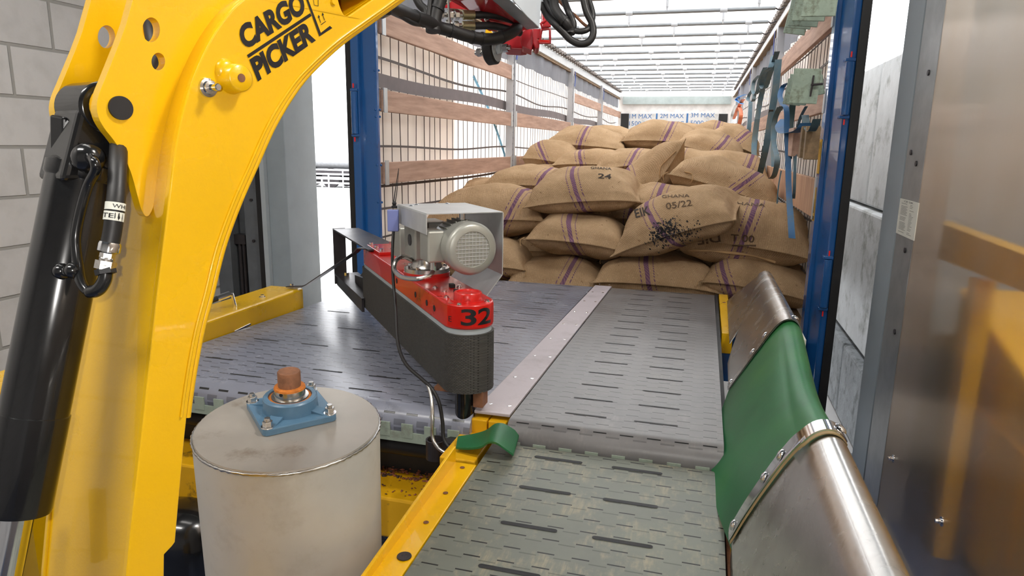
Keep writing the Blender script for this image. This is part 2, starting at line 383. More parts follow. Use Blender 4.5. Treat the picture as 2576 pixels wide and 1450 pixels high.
def m_trans(name, col, amt=.6, var=.05, rough=.6):
    t = NT(name); nz = t.noise(2.2, 4); c = t.ramp(nz, [(.3, tuple(x * (1 - var) for x in col[:3]) + (1,)), (.7, col)])
    d = t.n('ShaderNodeBsdfDiffuse'); tr = t.n('ShaderNodeBsdfTranslucent'); m = t.n('ShaderNodeMixShader'); m.inputs[0].default_value = amt
    t.l(c, d.inputs[0]); t.l(c, tr.inputs[0]); t.l(d.outputs[0], m.inputs[1]); t.l(tr.outputs[0], m.inputs[2]); t.l(m.outputs[0], t.out.inputs[0]); return t.mat
TARP = m_trans('white_roof_tarpaulin', (.97, .97, .97, 1), .8, .01)
CURT = m_trans('cream_curtain_tarpaulin', (.90, .86, .82, 1), .68, .08)
VAL = m_trans('grey_valance_fabric', (.42, .43, .46, 1), .45, .2)
BOXT = m_trans('tinted_clear_plastic', (.9, .9, .9, 1), .6)
def m_panel():
    t = NT('glossy_translucent_panel'); n1 = t.noise(1.6, 5, .6, stretch=(1, 5, .5))
    o = t.ramp(n1, [(.3, srgb(206, 186, 160)), (.55, srgb(214, 200, 184)), (.8, srgb(222, 214, 206))]); t.l(o, t.b.inputs['Base Color'])
    t.b.inputs['Roughness'].default_value = .26; t.b.inputs['Metallic'].default_value = .75; t.b.inputs['Anisotropic'].default_value = .9
    tg = t.n('ShaderNodeCombineXYZ'); tg.inputs[1].default_value = PANT[0]; tg.inputs[2].default_value = PANT[1]; t.l(tg.outputs[0], t.b.inputs['Tangent'])
    st = t.noise(26, 3, .6, stretch=(1, 6, .06)); b = t.bump(st, .0015, .4)
    rf = t.n('ShaderNodeBsdfRefraction'); rf.inputs['Color'].default_value = (.92, .88, .85, 1); rf.inputs['Roughness'].default_value = .28; rf.inputs['IOR'].default_value = 1.02
    m = t.n('ShaderNodeMixShader'); m.inputs[0].default_value = .62; t.l(t.b.outputs[0], m.inputs[1]); t.l(rf.outputs[0], m.inputs[2]); t.l(m.outputs[0], t.out.inputs[0]); return t.mat
PANT = (1, 0)
PANEL = m_panel()
def m_diamond():
    t = NT('diamond_tread_plate'); sp = t.n('ShaderNodeSeparateXYZ'); t.l(t.tc.outputs['Object'], sp.inputs[0])
    def cell(a, b, ox):
        u = t.math('ADD', t.math('MULTIPLY', sp.outputs[0], a), t.math('MULTIPLY', sp.outputs[1], b)); v = t.math('ADD', t.math('MULTIPLY', sp.outputs[0], -b), t.math('MULTIPLY', sp.outputs[1], a))
        fu = t.math('SUBTRACT', t.math('FRACT', t.math('ADD', u, ox)), .5); fv = t.math('SUBTRACT', t.math('FRACT', t.math('ADD', v, ox)), .5)
        return t.math('LESS_THAN', t.math('ADD', t.math('MULTIPLY', t.math('MULTIPLY', fu, fu), 9), t.math('MULTIPLY', t.math('MULTIPLY', fv, fv), 90)), 1)
    h = t.math('MAXIMUM', cell(18, 18, 0), cell(18, -18, .5)); o = t.mix(h, srgb(70, 84, 118), srgb(110, 124, 156)); t.l(o, t.b.inputs['Base Color'])
    t.b.inputs['Metallic'].default_value = .4; t.b.inputs['Roughness'].default_value = .45; t.bump(h, .004, .8); return t.mat
DIAM = m_diamond()
# ================================================================== setting
def struct(mb, name, mat, **k): return tag(mb.build(name, mat, **k), kind='structure')
struct(MB().box((-2.9, -3.2, -.12), (1.7, 3.6, 0)), 'floor', DIAM)
struct(MB().box((-3.1, -3.2, -.6), (-2.9, 3.92, 4.0)), 'wall_left', BLOCKS)
struct(MB().box((-3.1, -3.4, -.6), (1.9, -3.2, 4.0)), 'wall_back', BLOCKS)
struct(MB().box((-3.1, -3.4, 4.0), (1.9, 3.92, 4.15)), 'ceiling', GRYP)
struct(MB().box((-2.9, 3.62, 2.98), (1.9, 3.92, 4.0)), 'wall_front', GRYP)
struct(MB().box((-3.1, 3.3, -.62), (.9, 3.72, -.02)), 'wall_dock', CONG)
struct(MB().box((-60, 3.72, -.80), (30, 90, -.60)), 'ground', YARD)
GALD = mk('dull_dark_galvanised', srgb(112, 116, 120), .45, .4, .15, 10)
# left door frame
t = thing('door_frame', (-2.62, 3.62, -.02), 'galvanised door frame with black rubber seal beside the white block wall', 'door frame')
t['kind'] = 'structure'; t.name = 'door_1'
m = MB(); m.box((-2.90, 3.56, -.02), (-2.80, 3.72, 3.0)); m.box((-2.80, 3.66, -.02), (-2.70, 3.72, 3.0)); m.box((-2.70, 3.58, -.02), (-2.585, 3.72, 3.0)); m.build('guide_channel', GALD, t, bevel=.004)
MB().box((-2.585, 3.55, -.02), (-2.545, 3.72, 3.0)).build('rubber_seal', RUB, t)
MB().box((-2.545, 3.54, -.02), (-2.515, 3.72, 3.0)).build('edge_strip', GRY, t)
MB().box((-2.515, 3.57, -.02), (-2.385, 3.9, 3.0)).build('jamb_post', GRYP, t, bevel=.004)
m = MB()
for z in (.95, 1.2, 1.65, 2.1): m.cyl((-2.64, 3.57, z), (-2.64, 3.583, z), .009, 12)
m.build('screw_head', DRK, t)
m = MB(); m.box((-2.80, 3.60, .92), (-2.72, 3.66, .98)); m.cyl((-2.775, 3.62, 0), (-2.775, 3.62, .92), .012); m.cyl((-2.745, 3.62, 0), (-2.745, 3.62, .92), .012); m.build('spring_bracket', DRK, t)
# right door frame and panel
t = thing('door_2', (.86, 3.2, 0), 'galvanised steel door frame on the right beside the glossy panel', 'door frame'); t['kind'] = 'structure'
MB().box((.80, 2.98, 0), (.90, 3.235, 3.0)).build('frame_profile', GAL, t, bevel=.004)
MB().box((.812, 3.235, 0), (.86, 3.25, 3.0)).build('rubber_seal', RUB, t)
MB().box((.80, 3.25, 0), (.90, 3.51, 3.0)).build('outer_profile', GRYP, t, bevel=.004)
m = MB()
for px, py in ((2337, 183), (2293, 384), (2306, 412), (2278, 630), (2252, 835)):
    p = aX(px, py, .80); m.cyl(p + V((-.005, 0, 0)), p + V((.01, 0, 0)), .011, 14)
m.build('screw_head', DRK, t)
a = aX(2268, 500, .797); b = aX(2300, 600, .797)
y0, y1, z0, z1 = b.y + .005, a.y + .02, b.z - .01, a.z
lb = MB().box((.797, y0, z0), (.80, y1, z1)).build('type_plate_label', LBL, t)
def lq(u0, u1, v0, v1): return lambda u, v: V((.7965, y1 - (u0 + (u1 - u0) * u) * (y1 - y0), z0 + (v0 + (v1 - v0) * v) * (z1 - z0)))
text_quad('CE UK', lq(.25, .75, .93, .975), 'print', INK, lb, .01)
for k, s in enumerate(('mmm mmmmm', 'mm mmmmmmm mm', 'mmmmmm mmm', 'mmmm   mm', 'mm   mmm', 'mmmmm  mm', 'mmm   mmm', 'mmmm   mm')):
    pass
m = MB(); m2 = random.Random(4)
for k in range(22):
    v = .88 - k * .038
    for u0, u1 in ((.12, .4 + .1 * m2.random()), (.6, .7 + .15 * m2.random())):
        if m2.random() < .85: f = lq(u0, u1, v, v + .010); m.add([f(0, 0), f(1, 0), f(1, 1), f(0, 1)], [(0, 1, 2, 3)])
m.build('print', INK, lb, recalc=False)
struct(MB().box((1.7, -3.2, -.1), (1.9, 3.92, 4.0)), 'wall_right', BLOCKS)
struct(MB().box((.90, 3.40, 0), (1.7, 3.55, 3.0)), 'wall_side', GRYP)
t = thing('clear_panel', (.83, 1.5, 0), 'tall glossy brownish plastic panel at the right edge with yellow steel behind it', 'panel'); panel_t = t
MB().box((.80, -1.5, .02), (.806, 2.975, 3.1)).build('panel_sheet', PANEL, t)
m = MB(); m.box((.80, -1.54, .0), (.84, -1.5, 3.1)); m.box((.80, -1.5, 0), (.84, 2.975, .02)); m.build('panel_frame', GAL, t)
yb_t = thing('yellow_strut', (1.1, 2.6, 0), 'blurred yellow strut seen through the glossy right-hand panel', 'strut')
a = aX(2350, 555, .96); b = aX(2640, 665, .96); c = aX(2640, 760, .96); d = aX(2356, 648, .96)
MB().prism([a, b, c, d], (.06, 0, 0)).build('strut', YEL, yb_t); MB().box((.96, 2.75, 0), (1.02, 2.83, 1.1)).build('post', YEL, yb_t)
yc_t = thing('yellow_cabinet', (1.35, 2.2, 0), 'blurred orange-yellow machine housing low behind the glossy panel', 'machine housing')
MB().prism([(1.06, 3.2, .02), (1.06, 1.2, .02), (1.06, 1.2, .35), (1.06, 2.2, .75), (1.06, 3.2, 1.0)], (.35, 0, 0)).build('housing', YEL, yc_t, bevel=.02)
MB().box((1.05, 2.4, .2), (1.06, 2.9, .6)).build('door', YELD, yc_t, bevel=.003)
t = panel_t
for px, py in ((2248, 1155), (2370, 1313)):
    p = aX(px, py, .80); w_ = MB().lathe(p, (-1, 0, 0), [(.016, 0), (.016, .003), (.008, .003), (.008, .012)], 16).build('bolt', CHR, t, 35)
    MB().cyl(p + V((-.009, 0, 0)), p + V((-.02, 0, 0)), .0065, 6).build('bolt_head', CHR, w_)
# ================================================================== outside
cl = [('pale weathered top block of the outside wall nearest the trailer', 6.32, 8.4, 1.10, 2.25), ('pale weathered top block of the outside wall beside the door frame', 4.3, 6.30, 1.10, 2.25),
      ('white middle block of the outside wall nearest the trailer', 7.02, 9.0, .02, 1.08), ('white middle block of the outside wall beside the door frame', 5.0, 7.0, .02, 1.08), ('white middle block of the outside wall close to the door frame', 3.9, 4.98, .02, 1.08),
      ('rough grey lowest block of the outside wall nearest the trailer', 5.92, 8.0, -.60, 0), ('rough grey lowest block of the outside wall beside the door frame', 3.9, 5.90, -.60, 0)]
for lb_, y0, y1, z0, z1 in cl:
    x0 = 1.30 if z0 > 1 else (1.24 if z0 > 0 else 1.18)
    ob = MB().box((x0, y0, z0), (2.0, y1, z1)).build('concrete_block', CONC if z0 > 0 else CONG, None, bevel=.02, o=(1.6, (y0 + y1) / 2, z0)); tag(ob, lb_, 'concrete block', 'blocks of the outside wall')
PANW0 = mk('white_tank', srgb(236, 238, 240), .5)
# railway behind the yard
def wagon(x0, x1, y, lab):
    t = thing('tank_wagon', ((x0 + x1) / 2, y, -.6), lab, 'railway wagon', 'tank wagons across the yard'); zc = 1.55; r = 1.25
    m = MB(); n = 10; m.lathe((x0, y, zc), (1, 0, 0), [(.05, 0), (r * .6, .12), (r * .92, .4), (r, .8), (r, x1 - x0 - .8), (r * .92, x1 - x0 - .4), (r * .6, x1 - x0 - .12), (.05, x1 - x0)], 40); m.build('tank', PANW0, t, 60)
    MB().box((x0, y - 1.2, -.02 + .1), (x1, y + 1.2, .28)).build('underframe', DRK, t)
    for k in (x0 + 1.2, x0 + 3.0, x1 - 3.0, x1 - 1.2):
        m = MB()
        for s in (-1, 1): m.cyl((k, y + s * .75 - .07, -.12), (k, y + s * .75 + .07, -.12), .46, 28)
        m.cyl((k, y - .8, -.12), (k, y + .8, -.12), .08, 12); m.build('wheelset', DRK, t, 40)
    m = MB(); lx = (x0 + x1) / 2
    for s in (-.25, .25): m.box((lx + s - .04, y - 1.36, .1), (lx + s + .04, y - 1.28, 2.9))
    for k in range(9): m.box((lx - .25, y - 1.35, .3 + k * .3), (lx + .25, y - 1.30, .35 + k * .3))
    m.build('ladder', GALL, t)
    for s in (-1, 1):
        m = MB()
        for k in range(3): m.tube([(lx + s * (3.2), y + 1.28 * math.cos(q), zc + 1.28 * math.sin(q)) for q in [PI * i / 12 + PI for i in range(13)]], .035, 6, 0)
        m.build('saddle_band', GRYP, t)
wagon(-30.5, -20.9, 30, 'pale tank wagon standing left on the far track'); wagon(-20.1, -10.5, 30, 'pale tank wagon standing nearest the blue trailer post')
for k, (yy, lab) in enumerate(((28.4, 'low railing line nearest the tank wagons'), (24.6, 'low railing line crossing the middle of the yard'), (21.6, 'low railing line nearest the hall'))):
    t = thing('railing', (-20, yy, -.6), lab, 'railing', 'railings in front of the tank wagons')
    for z in (-.05, .30): MB().cyl((-34, yy, z), (-8, yy, z), .035, 8).build('rail', PANW0, t)
    m = MB()
    for i in range(18): m.cyl((-34 + i * 1.5, yy, -.6), (-34 + i * 1.5, yy, .32), .03, 8)
    m.build('post', PANW0, t)
# ================================================================== trailer
XL = -1.88; XR = .56; YT = 3.76; YE = 15.4
def XRf(y): return XR - .0095 * (y - YT)
tr = thing('semi_trailer', (-.65, 9.5, -.6), 'blue curtain-sided semi trailer backed up to the hall door, open at the rear', 'trailer')
MB().box((-1.95, YT, .36), (.62, YE, .55)).build('load_floor', WOODD, tr)
def quadsheet(m, x0a, x0b, y0, y1, z0, z1, th):     # vertical sheet between (x0a,y0) and (x0b,y1)
    m.prism([(x0a, y0, z0), (x0b, y1, z0), (x0b, y1, z1), (x0a, y0, z1)], (th, 0, 0))
m = MB(); quadsheet(m, XL - .10, XL - .10, YT + .05, YE, .45, 2.62, -.004); m.build('side_curtain', CURT, tr)
m = MB(); quadsheet(m, XRf(YT) + .10, XRf(YE) + .10, YT + .05, YE, .45, 2.72, .004); m.build('side_curtain', CURT, tr)
for x_, s_ in ((XL - .125, 1.5), (XRf(4.3) + .125, 1.6)):
    MB().grid(lambda u, v: V((x_ + .012 * math.sin(u * 60), YT + .06 + u * s_, .45 + v * 2.15)), 60, 2, (.002, 0, 0)).build('gathered_dimming_curtain', CURT, tr)  # unseen outer layer added on both sides to dim daylight in the first bay
# roof
m = MB(); m.prism([(XL - .1, YT, 2.84), (XR + .1, YT, 2.84), (XRf(YE) + .1, YE, 2.84), (XL - .1, YE, 2.84)], (0, 0, .004)); m.build('roof_tarpaulin', TARP, tr)
zr = 2.585
for side in (-1, 1):
    xa, xb = (XL - .09, XL - .09) if side < 0 else (XRf(YT) - .0 + .02, XRf(YE) + .02)
    x_off = .075
    zb = 2.585 if side < 0 else 2.62
    m = MB(); m.prism([(xa, YT, zb), (xa + x_off, YT, zb), (xb + x_off, YE, zb), (xb, YE, zb)], (0, 0, .10)); m.build('roof_rail', GALL, tr, bevel=.006)
    inner = XL - .01 if side < 0 else 0
    m = MB()
    for k, dz in enumerate((-.012, -.035)):
        if side < 0: m.prism([(XL - .06, YT, zb + dz), (XL - .025 + .012 * k, YT, zb + dz), (XL - .025 + .012 * k, YE, zb + dz), (XL - .06, YE, zb + dz)], (0, 0, .012))
        else: m.prism([(XRf(YT) + .0 - .012 * k, YT, zb + dz), (XRf(YT) + .05, YT, zb + dz), (XRf(YE) + .05, YE, zb + dz), (XRf(YE) - .012 * k, YE, zb + dz)], (0, 0, .012))
    m.build('curtain_track', WOODD, tr)
    # gathered hem of the sliding roof
    m = MB(); pts = []; N = 150
    for i in range(N):
        y = YT + (YE - YT) * i / N; xx = XL - .005 if side < 0 else XRf(y) + .01
        m.box((xx - .022, y, zb + .10 + (.016 if i % 2 else 0)), (xx + .028, y + .075, zb + .135 + (.016 if i % 2 else 0)))
    m.build('roof_hem_carriage', mk('brown_grey_hem', srgb(112, 102, 94), .7), tr)
# roof bows with clips
BOWZ = 2.70
y = 4.45; k = 0
CLIP = m_trans('clear_clip_plastic', (.8, .82, .84, 1), .4)
BOWM = mk('bow_tube_grey', srgb(140, 144, 146), .45, .3)
while y < YE - .15:
    b = MB().cyl((XL + .06, y, BOWZ - .0), (XRf(y) - .07, y, BOWZ), .0165, 12).build('roof_bow', BOWM, tr, 40)
    for j, fx in enumerate((.13, .47, .80) if k % 2 else (.25, .62, .90)):
        x = XL + (XRf(y) - XL) * fx
        m = MB(); m.cyl((x - .03, y, BOWZ), (x + .03, y, BOWZ), .023, 10); m.box((x - .010, y - .010, BOWZ - .08), (x + .010, y + .010, BOWZ)); m.cyl((x, y, BOWZ - .08), (x, y, BOWZ - .11), .010, 8, .003); m.build('bow_clip', CLIP, b)
    for s in (-1, 1):
        m = MB(); xe = XL + .06 if s < 0 else XRf(y) - .07
        m.tube([(xe, y, BOWZ), (xe + s * .03, y + .01, BOWZ - .012), (xe + s * .07, y, BOWZ + .005)], .006, 6, 3); m.build('bow_hook', DRK, b)
    y += .655; k += 1
# bulkhead
xr = XRf(YE)
bk = MB().box((XL - .05, YE, .6), (xr + .05, YE + .08, 2.62)).build('bulkhead', mk('white_bulkhead', srgb(238, 236, 234), .5), tr)
MB().box((XL + .05, YE - .09, 2.445), (xr - .05, YE, 2.60)).build('header_beam', mk('pale_green_header', srgb(176, 188, 186), .5), bk)
PANW = mk('grimy_white_board', srgb(212, 212, 210), .5, 0, .05, 3, dirt=srgb(180, 178, 174), dirt_t=(.52, .7))
wp = MB().box((-1.69, YE - .02, 1.2), (.18, YE, 2.25)).build('load_limit_board', PANW, bk)
for x0, x1 in ((-1.86, -1.69), (.18, .36)): MB().box((x0, YE - .03, 1.2), (x1, YE, 2.25)).build('corner_block', BLKM, bk)
TBL = mk('blue_lettering', srgb(58, 112, 168), .5, 0, .05)
def bq(px0, px1, py0, py1):
    a = aY(px0, py0, YE - .0225); b = aY(px1, py1, YE - .0225); a.y = b.y = YE - .0225
    return lambda u, v: V((a.x + (b.x - a.x) * u, YE - .0225, b.z + (a.z - b.z) * v))
for s, x0, x1, y0, y1 in (('1M MAX', 1584, 1640, 287, 298.5), ('2M MAX', 1661, 1720, 286.5, 297.5), ('3M MAX', 1738, 1798, 284.5, 295.5), ('1500 KG', 1583, 1640, 305, 316.5), ('2250 KG', 1661, 1720, 305, 316.5), ('5000 KG', 1737, 1798, 303.5, 315)):
    text_quad(s, bq(x0, x1, y0, y1), 'lettering', TBL, wp, .0)
for x in (1651.5, 1728.5):
    f = bq(x - 1.1, x + 1.1, 285.5, 320); MB().add([f(0, 0), f(1, 0), f(1, 1), f(0, 1)], [(0, 1, 2, 3)]).build('divider_line', TBL, wp, recalc=False)
# rear door posts
def rivet(m, p, n, r=.007): m.lathe(p, n, [(r, 0), (r * .8, .003), (r * .3, .005)], 10)
for side in (-1, 1):
    g = MB()
    if side < 0:
        x0, x1 = -2.05, -1.88
        po = MB().box((x0 + .055, YT, -.15), (x1, YT + .035, 2.85)); po.box((x0 + .025, YT - .035, -.15), (x0 + .075, YT + .06, 2.85))
        po = po.build('rear_post', BLU, tr, bevel=.006)
        MB().box((x0 - .015, YT - .02, -.15), (x0 + .023, YT + .07, 2.85)).build('rubber_strip', RUB, tr)
        hx = x0 + .05; hy = YT - .05
    else:
        x0, x1 = .53, .70
        po = MB(); po.prism([(XR + .01, YT, -.15), (XR + .045, YT - .14, -.15), (XR + .075, YT - .14, -.15), (XR + .10, YT, -.15)], (0, 0, 3.0)); po.box((XR - .01, YT, -.15), (XR + .11, YT + .10, 2.85))
        po = po.build('rear_post', BLU, tr, bevel=.006)
        MB().box((XR + .075, YT - .15, -.15), (XR + .115, YT + .04, 2.85)).build('rubber_strip', RUB, tr)
        hx = XR + .05; hy = YT - .15
    for z in ((1.72,) if side < 0 else (1.83, .90)):
        h = MB(); h.cyl((hx, hy, z - .12), (hx, hy, z + .12), .019, 16); h.box((hx - .022, hy - .006, z + .122), (hx + .022, hy + .05, z + .136)); h.box((hx - .022, hy - .006, z - .136), (hx + .022, hy + .05, z - .122))
        hh = h.build('hinge', BLU, po, 40, bevel=.002)
        m = MB(); m.box((hx - .003, hy - .008, z + .140), (hx + .003, hy - .002, z + .165)); m.box((hx - .003, hy - .008, z - .165), (hx + .003, hy - .002, z - .140)); m.build('red_marker', REDB, hh)
    if side < 0:
        m = MB()
        for z in (1.96, 1.74, 1.42, 1.2, 1.7): rivet(m, (XL - .01, YT, z), (0, -1, 0)); rivet(m, (XL + .018, YT, z), (0, -1, 0))
        m.build('rivet', BLU, po)
# warning labels on the inner face of the right post
lpz = [(2062, 348, 2049, 415)]
m = MB().box((XR - .013, YT + .015, 1.43), (XR - .0105, YT + .085, 1.60)).build('warning_label', YLB, tr)
text_quad('i', lambda u, v: V((XR - .0135, YT + .04 + .02 * (1 - u), 1.555 + .03 * v)), 'print', INK, m, .01)
yb = YT + .02
m = MB(); m.prism([(XR - .0105, yb, 1.19), (XR - .0105, yb + .07, 1.19), (XR - .0105, yb + .05, 1.36), (XR - .0105, yb + .03, 1.36)], (-.002, 0, 0)); m = m.build('warning_label', YLB, tr)
MB().box((XR - .0135, yb + .004, 1.195), (XR - .0125, yb + .066, 1.215)).build('print', INK, m)
MB().prism([(XR - .0135, yb + .015, 1.23), (XR - .0135, yb + .055, 1.23), (XR - .0135, yb + .035, 1.30)], (.0008, 0, 0)).build('print', INK, m)
# intermediate posts
PST = mk('perforated_grey_post', srgb(176, 176, 178), .45, .2, .05)
BAYS = [YT + .04, 6.70, 9.77, 12.55, YE]
for side in (-1, 1):
    for y in BAYS[1:-1]:
        x = XL - .055 if side < 0 else XRf(y) - .015
        p = MB().box((x, y - .05, .6), (x + .07, y + .05, 2.60)); p.box((x + (.07 if side < 0 else -.012), y - .02, .6), (x + (.082 if side < 0 else 0), y + .02, 2.5))
        p = p.build('side_post', PST, tr, bevel=.004)
        m = MB(); xi = x + .0825 if side < 0 else x - .0125
        for i in range(28): z = .95 + i * .055; m.box((x + (.0705 if side < 0 else -.0006), y - .038, z), (x + (.071 if side < 0 else -.0001), y - .028, z + .012)); m.box((x + (.0705 if side < 0 else -.0006), y + .028, z), (x + (.071 if side < 0 else -.0001), y + .038, z + .012))
        m.build('perforation', DRK, p)
        xs = x + (.09 if side < 0 else -.02)
        m = MB(); m.strip([(xs, y, 2.56), (xs, y + .03, 2.47), (xs, y - .01, 2.36)], (0, .045, 0), (.004, 0, 0), 4); m.build('post_strap', mk('blue_strap_short', srgb(62, 82, 150), .7), p)
# curtain webbing: vertical straps, horizontal straps, printed bands
CORD = mk('grey_webbing_cord', srgb(92, 84, 82), .7)
rnd = random.Random(11)
for side in (-1, 1):
    zt = 2.36
    y = YT + .10; k = 0
    while y < YE - .1 and k < 96:
        x = (XL - .088) if side < 0 else XRf(y) + .088
        w = .005 if k % 3 else .0075
        MB().strip([(x, y, .62), (x, y + .012 * rnd.uniform(-1, 1), 1.2), (x, y + .015 * rnd.uniform(-1, 1), 1.8), (x, y, 2.4)], (0, w, 0), (.004, 0, 0), 2).build('curtain_strap', CORD, tr)
        y += rnd.uniform(.10, .15) if y < 9.8 else rnd.uniform(.12, .16); k += 1
    for z, amp, wd in ((2.04, .05, .016), (1.86, .03, .012), (1.52, .02, .014), (1.28, .02, .018), (1.13, .03, .014), (.95, .02, .012), (.8, .02, .012), (2.2, .01, .01)):
        pts = []
        for i in range(37):
            yy = YT + .08 + (YE - YT - .1) * i / 36; ph = (yy - YT) / 3.0
            zz = z + amp * .45 * math.cos(2 * PI * ph) + .004 * math.sin(3 * yy + z * 9)
            pts.append(((XL - .076) if side < 0 else XRf(yy) + .078, yy, zz))
        MB().strip(pts, (0, 0, wd), (.004, 0, 0), 2).build('horizontal_strap', CORD, tr)
    pts = [((XL - .082) if side < 0 else XRf(yy) + .084, yy, 1.93 + .012 * math.cos(2.1 * yy)) for yy in [YT + .08 + (YE - YT - .1) * i / 40 for i in range(41)]]
    MB().strip(pts, (0, 0, .085), (.002, 0, 0), 1).build('grey_band', mk('grey_reinforcing_band', srgb(120, 112, 112), .8), tr)
    # valance
    f = (lambda u, v: V((XL - .045 + .012 * math.sin(u * 160), YT + .2 + u * (YE - YT - .3), 2.56 - v * (.20 + .006 * math.sin(u * 90))))) if side < 0 else (lambda u, v: V((XRf(YT + u * 11.6) + .045 + .012 * math.sin(u * 160), YT + .2 + u * (YE - YT - .3), 2.60 - v * (.24 + .006 * math.sin(u * 90)))))
    MB().grid(f, 120, 3, (-.002 * -side, 0, 0)).build('valance', VAL, tr)
    # blue printed line
    if side < 0:
        MB().strip([(XL - .085, 5.75, 2.12), (XL - .085, 6.1, 1.92), (XL - .085, 6.45, 1.68), (XL - .085, 6.85, 1.35)], (0, .045, .02), (.001, 0, 0), 3).build('blue_print', mk('faded_blue_print', srgb(120, 180, 210), .7), tr)
MB().box((-1.86, YT - .02, .30), (.56, YT + .06, .552)).build('rear_sill', BLU, tr)
# wooden side boards
def board(side, b, z, h, lab, wet=0):
    y0 = BAYS[b] + (.06 if b else .02); y1 = BAYS[b + 1] - (.055 if b < 3 else .02)
    x = (XL - .012) if side < 0 else None
    t = thing('side_board', ((XL if side < 0 else XRf((y0 + y1) / 2)), (y0 + y1) / 2, z - h / 2), lab, 'wooden board', 'wooden side boards of the trailer')
    xa = XL - .015 if side < 0 else XRf(y0) - .008; xb = XL - .015 if side < 0 else XRf(y1) - .008
    m = MB(); m.prism([(xa, y0, z - h / 2), (xa + .028, y0, z - h / 2), (xb + .028, y1, z - h / 2), (xb, y1, z - h / 2)], (0, 0, h)); m.build('plank', PLY if wet else WOOD, t, bevel=.003)
    for yy, xx in ((y0, xa), (y1 - .045, xb)):
        m = MB(); m.box((xx - .006 if side > 0 else xx + .0282, yy, z - h / 2 - .006), (xx - .0005 if side > 0 else xx + .034, yy + .045, z + h / 2 + .012)); m.build('end_bracket', GALL, t)
    return t
board(-1, 0, 2.235, .125, 'top wooden board in the left bay nearest the blue post')
board(-1, 0, 1.795, .125, 'middle wooden board in the left bay nearest the blue post')
board(-1, 0, 1.37, .13, 'lowest wooden board in the left bay nearest the blue post')
board(-1, 1, 1.80, .135, 'upper wooden board in the second bay of the left side')
board(-1, 1, 1.37, .13, 'lower wooden board in the second bay of the left side, partly behind sacks')
board(-1, 2, 2.22, .125, 'top wooden board in the third bay of the left side')
board(-1, 2, 1.80, .13, 'lower wooden board in the third bay of the left side, just above the sacks')
board(-1, 3, 2.22, .125, 'top wooden board in the farthest left bay beside the bulkhead')
board(1, 0, 2.21, .125, 'top wooden board in the right bay nearest the blue post')
board(1, 0, 1.785, .10, 'wooden board in the nearest right bay, behind the hanging steel plates')
board(1, 0, 1.30, .20, 'stained broad wooden board low in the nearest right bay', 1)
board(1, 1, 1.80, .13, 'upper wooden board in the second bay of the right side behind the straps')
board(1, 1, 1.36, .13, 'lower wooden board in the second bay of the right side above the sacks')
board(1, 2, 1.80, .13, 'wooden board in the third bay of the right side')
board(1, 3, 1.80, .13, 'wooden board in the farthest right bay beside the bulkhead')
# ================================================================== conveyors
def zb(y): return .80 - .027 * y
def zn(y): return .63 + .04 * y
def belt_body(m, x0, x1, y0, y1, zf, r):       # closed loop of belt round two end rolls
    pts = [(y0 + r, zf(y0 + r))]; pts = []
    for i in range(13): a = PI / 2 + PI * i / 12; pts.append((y0 + r + r * math.cos(a), zf(y0 + r) - r + r * math.sin(a)))
    for i in range(13): a = -PI / 2 + PI * i / 12; pts.append((y1 - r + r * math.cos(a), zf(y1 - r) - r + r * math.sin(a)))
    m.prism([(x0, y, z) for y, z in pts], (x1 - x0, 0, 0))
def add_slots(m, cols, ys, zf, w=.0085):
    m.mi = 1
    for x0, x1 in cols:
        for y in ys:
            n = 8; P = []
            for i in range(n + 1): a = PI / 2 + PI * i / n; P.append((x0 + w / 2 + w / 2 * math.cos(a), y + w / 2 * math.sin(a)))
            for i in range(n + 1): a = -PI / 2 + PI * i / n; P.append((x1 - w / 2 + w / 2 * math.cos(a), y + w / 2 * math.sin(a)))
            P = P[::-1]
            m.add([V((px, py, zf(py) + .0012)) for px, py in P], [tuple(range(len(P)))])
    m.mi = 0
cv = thing('belt_conveyor', (-.26, 3.0, .3), 'narrow right-hand modular belt conveyor running straight into the trailer', 'conveyor')
m = MB(); belt_body(m, -.513, .10, 1.80, 4.22, zb, .055)
add_slots(m, [(-.365, -.237), (-.155, -.027)], [1.944 + .1467 * k for k in range(16)], zb); m.build('belt', [BELTF, BLKM], cv, 40, recalc=False)
m = MB()
for k in range(8): x = -.505 + k * .0762; m.box((x, 1.797, .650), (x + .0375, 1.806, .698)); 
m.box((-.513, 1.80, .635), (.10, 1.812, .672)); m.build('pale_belt_module', BELTG, cv)
MB().box((.103, 1.86, .60), (.120, 4.2, .685)).build('side_rail', BLKM, cv)
m = MB(); m.box((-.50, 1.95, .30), (.10, 3.6, .56)); m.build('frame', BLKM, cv)
for x, y in ((-.45, 2.0), (.06, 2.0), (-.45, 3.25), (.06, 3.25)): MB().box((x - .03, y - .03, 0), (x + .03, y + .03, .30)).build('leg', BLKM, cv)
m = MB(); m.box((.125, 3.25, .60), (.175, 4.15, .700)); yb_ = m.build('yellow_bracket', YEL, cv, bevel=.003)
MB().cyl((.150, 3.92, .70), (.150, 3.92, .702), .009, 14).build('hole', RUST, yb_)
cl_ = thing('belt_conveyor', (-1.3, 3.0, .3), 'broad left-hand modular belt table with staggered slots beside the yellow beam', 'conveyor')
m = MB(); belt_body(m, -1.93, -.632, 1.82, 4.22, zb, .06)
add_slots(m, [(-1.78, -1.657), (-1.555, -1.43), (-1.32, -1.20), (-1.097, -.975), (-.87, -.75)], [2.078 + .2935 * k for k in range(8)], zb)
add_slots(m, [(-1.56, -1.435), (-1.097, -.975)], [1.935 + .0], zb); add_slots(m, [(-1.32, -1.2), (-.87, -.75)], [2.078 + .1467 + .2935 * k for k in range(3, 7)], zb)
m.build('belt', [BELTL, BLKM], cl_, 40, recalc=False)
m = MB()
